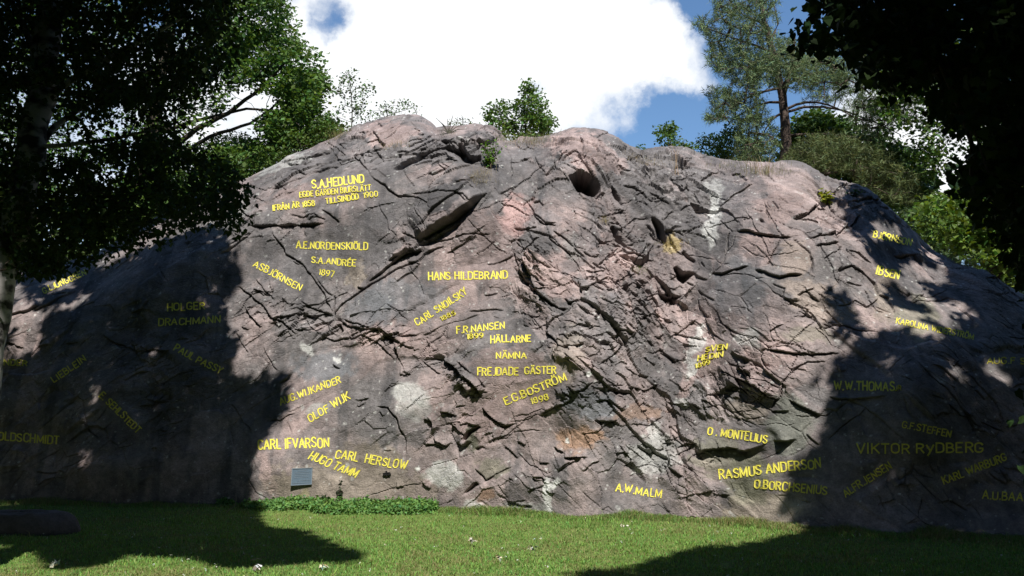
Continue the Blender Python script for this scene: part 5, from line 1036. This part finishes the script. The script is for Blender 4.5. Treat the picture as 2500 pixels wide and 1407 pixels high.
# tufts, sprigs and dry stalks rooted on the stone
def rock_spot(px, py):
    h_ = bvh2.ray_cast(Vector(EYE), Vector(ray(px, py)).normalized()); return None if h_[0] is None else np.array(h_[0])
vi = ((ru > -100) & (ru < 2600) & (rv > 200) & (rv < 1300) & (Kback < 1)).ravel(); q = quads[(vi[quads].sum(1) == 4)][::1]
used = np.unique(q); remap = np.zeros(nc * nr, np.int64); remap[used] = np.arange(len(used)); bvh2 = BVHTree.FromPolygons(P2.reshape(-1, 3)[used].tolist(), remap[q].tolist())
def tuft(pts, spread, n, h, base, name, label, cat='grass tuft', dry=.0, w=.006, lean=.6, kind=None):
    C = [rock_spot(*p) for p in pts]; C = np.array([c for c in C if c is not None])
    if len(C) == 0: return
    P = np.repeat(C, n // len(C) + 1, 0); P = P + R.normal(0, 1, P.shape) * np.array([spread, spread, spread * .4]); m = len(P)
    if 'stalks' not in name: h = h * .5; w = w * .42; lean = max(lean, 1.0)
    o = blades(name, P - [0, 0, .02], h * R.uniform(.3, 1.25, m), w, base, lean=lean, dry=np.full(m, dry) * R.uniform(.6, 1, m), kind='stuff' if len(pts) > 2 else None, label=label, cat=None if len(pts) > 2 else cat)
    return o
straw = (.30, .24, .13)
tuft([(1165, 428), (1175, 436), (1185, 424), (1172, 446)], .13, 420, .30, straw, 'dry_grass_tuft', 'straw-coloured grass tuft in the notch below the green summit weed', dry=.8)
tuft([(965, 358), (985, 355), (955, 362)], .12, 260, .2, straw, 'dry_grass_tuft', 'flat straw patch on the summit slab above the carved lines', dry=.8)
tuft([(1470, 545), (1476, 540)], .06, 90, .32, (.34, .28, .12), 'dry_grass_tuft', 'small fan of straw-coloured stalks in the broken middle of the rock', dry=.8)
tuft([(1640, 598), (1628, 600), (1650, 596), (1660, 600)], .12, 300, .14, (.26, .20, .04), 'moss_tuft', 'ochre and green moss cushion in a niche of the rock', dry=.4)
tuft([(1560, 665), (1550, 658)], .08, 120, .2, (.12, .17, .04), 'grass_tuft', 'thin green tuft on the broken ledges under the ochre moss', dry=.2)
tuft([(1590, 402), (1580, 398), (1610, 405)], .14, 200, .22, straw, 'dry_grass_tuft', 'dry tuft on the crest dip beside the upright stalks', dry=.8)
tuft([(1652, 425), (1648, 428)], .03, 8, .95, (.45, .36, .26), 'dry_stalks', 'few tall thin dry stalks standing on the crest dip', 'dry stalks', dry=.6, lean=.3, w=.004)
tuft([(835, 332), (845, 325), (825, 340), (850, 318)], .16, 420, .34, (.20, .19, .07), 'grass_tuft', 'long pale grass fringe where the oak meets the crest', dry=.5)
tuft([(1235, 345), (1270, 350), (1300, 350), (1320, 346), (1340, 340), (1215, 345)], .2, 900, .32, (.13, .17, .06), 'grass_tuft', 'grass fringe at the foot of the lone young oak', dry=.4)
tuft([(1260, 356), (1290, 355), (1320, 350)], .18, 300, .16, (.33, .2, .1), 'dry_grass_tuft', 'reddish dry grass band just in front of the lone young oak', dry=.5)
tuft([(1800, 415), (1830, 420), (1860, 426), (1890, 430), (1920, 425), (1770, 412)], .22, 900, .28, (.13, .15, .07), 'grass_tuft', 'grey-green grass fringe on the crest below the pine trunk', dry=.4)
tuft([(1840, 425), (1870, 428)], .1, 30, .5, (.3, .25, .15), 'dry_stalks', 'taller dry seed stalks below the pine trunk', 'dry stalks', dry=.6, lean=.4, w=.006)
tuft([(1535, 385), (1550, 390)], .1, 160, .16, straw, 'dry_grass_tuft', 'dry grass rim beside the pale leaf tufts on the crest', dry=.7)
tuft([(2270, 600), (2300, 620), (2330, 640), (2360, 650)], .2, 600, .35, (.2, .2, .1), 'dry_grass_tuft', 'shaggy grass fringe on the falling shoulder of the rock', dry=.6)
tuft([(2385, 655), (2370, 650)], .1, 200, .25, (.25, .24, .06), 'moss_tuft', 'yellowish moss tuft in sun on the falling shoulder', dry=.3)
def sprig(px, py, n, spread, h, size, base, name, label, cat='plant', shape='kite'):
    c = rock_spot(px, py)
    if c is None: return
    e = empty(name, c, label=label, category=cat)
    tips = c + R.normal(0, 1, (max(5, n // 14), 3)) * np.array([spread, spread * .6, 0]) + np.array([0, -.05, 1]) * R.uniform(.3, 1, (max(5, n // 14), 1)) * h
    v, q = tube([(np.array([c + (t - c) * [.1, .1, 0], (c + t) / 2 + R.normal(0, .02, 3), t]), np.array([.008, .006, .003])) for t in tips], 4); npmesh('stem', v, q, twig, e)
    P = c + (np.repeat(tips, 14, 0) - c) * R.uniform(.35, 1.05, (len(tips) * 14, 1)) + R.normal(0, spread * .25, (len(tips) * 14, 3))
    leaves('foliage', P, size, shape, lw, e, base)
sprig(1196, 412, 260, .12, .62, .07, (.11, .22, .03), 'fern_plant', 'bright green weed filling the notch just right of the summit boulders')
sprig(2020, 498, 110, .13, .28, .09, (.22, .26, .03), 'maple_seedling', 'small yellow-green seedling on the crest where shadow begins', shape='maple')
sprig(2080, 480, 60, .1, .12, .06, (.06, .1, .03), 'ivy_sprig', 'dark leafy sprig on the shaded crest edge')
for (px, py, lb) in [(833, 1222, 'thin dark weed stem nearest the plaque'), (803, 1232, 'short dark weed stem between the plaque and the taller one')]:
    sprig(px, py, 28, .05, .32 if px > 820 else .2, .05, (.03, .05, .02), 'weed_stem', lb)
# spiky dead plant on the summit
c = rock_spot(1095, 326)
if c is not None:
    tips = [at(x, y, c[1] - .05) for x, y in [(1064, 288), (1078, 300), (1106, 282), (1118, 298), (1074, 318), (1128, 306), (1092, 290), (1140, 315), (1102, 300)]]
    v, q = tube([(np.array([c, (c + t) / 2 + [0, 0, .04], t]), np.array([.014, .010, .004])) for t in tips], 5)
    o = npmesh('dead_shrub', v, q, mat('dead_wood', (.13, .12, .10), rough=.9)); tag(o, label='spiky bare grey dead shrub on the summit boulders', category='shrub')
    o2 = tuft([(1095, 326), (1088, 330), (1102, 328)], .1, 160, .26, (.09, .1, .06), 'grass_tuft', 'dark grey-green clump at the base of the spiky dead shrub', dry=.2)
# litter on the lawn
def scrap(px, py, s, colr, label, name='dead_leaf', cat='leaf'):
    d = ray(px, py); P = EYE + d * (-(EYE[2] - .05) / d[2]); n = 9; C = P + R.normal(0, s * .5, (n, 3)) * [1, .6, .25]
    m = mat('litter', colr, attr=True, rough=.7); o = leaves(name, C, s, 'maple', m, None, colr, var=.12, flat=.6); tag(o, label=label, category=cat)
for a in [(1297, 1337, .05, (.5, .46, .38), 'curled pale dead leaf in the middle of the sunny lawn'), (1523, 1286, .06, (.55, .52, .45), 'pale crumpled leaf close to the rock under the short low name'), (628, 1384, .055, (.62, .6, .58), 'white crumpled scrap near the bottom at the shadow edge'),
          (1152, 1319, .05, (.5, .45, .38), 'small pale dead leaf nearest the rock in the sunny lawn'), (1215, 1359, .05, (.42, .38, .25), 'thin dry leaf near the bottom of the sunny lawn'), (790, 1381, .05, (.5, .45, .3), 'yellowish leaf curl by the tip of the tree shadow'), (140, 1378, .06, (.5, .5, .42), 'pale leaf scrap in the sunlit corner grass'), (186, 1288, .05, (.3, .28, .24), 'lone pale leaf on the shaded lawn')]:
    scrap(*a)
# bare twigs on the shaded lawn
tw = mat('pale_twig', (.30, .24, .17), rough=.8)
for (a, b, lab) in [((612, 1368), (640, 1366), 'short pale twig lying over the white scrap'), ((552, 1252), (574, 1236), 'bent dead stem leaning at the foot of the shaded rock'), ((574, 1240), (576, 1204), 'upright dead stem at the shadow edge by the weeds')]:
    d = ray(*a); g = EYE + d * (-(EYE[2] - .04) / d[2]); h_ = at(b[0], b[1], g[1] + .02)
    v, q = tube([(np.array([g, (g + h_) / 2 + [.01, 0, .012], h_]), np.array([.007, .006, .003]))], 5); tag(npmesh('twig', v, q, tw), label=lab, category='twig')
# low flat boulder in the shade
d = ray(45, 1296); g = EYE + d * (-EYE[2] / d[2])
uu_, vv_ = np.meshgrid(np.linspace(0, 2 * math.pi, 49)[:-1], np.linspace(-.25, math.pi / 2, 18), indexing='ij')
rx = np.cos(vv_) * .62 * (1 + .18 * vnoise(np.cos(uu_) * 2 + 5, np.sin(uu_) * 2 + 5, 3)); V = np.stack([rx * np.cos(uu_) * 1.25, rx * np.sin(uu_) * .6, np.minimum(np.sin(vv_) * .42, .27) + .03 * fbm(np.cos(uu_) * 3 + vv_ * 2, np.sin(uu_) * 3, 3, 9)], -1) + g
ii = np.arange(V.shape[0] * V.shape[1]).reshape(V.shape[:2]); ni = np.roll(ii, -1, 0)
o = npmesh('boulder', V.reshape(-1, 3), np.stack([ii[:, :-1], ni[:, :-1], ni[:, 1:], ii[:, 1:]], -1).reshape(-1, 4), noise_bump(mat('boulder_stone', (.11, .095, .09), rough=.9), ((8, .7), (40, .5)), .03, (7, .4)))
tag(o, label='low flat-topped dark boulder on the shaded lawn near the birch', category='boulder')
#print('TRIS', sum(sum(len(p.vertices)-2 for p in m.polygons) if len(m.polygons)<500000 else 2*len(m.polygons) for m in bpy.data.meshes))
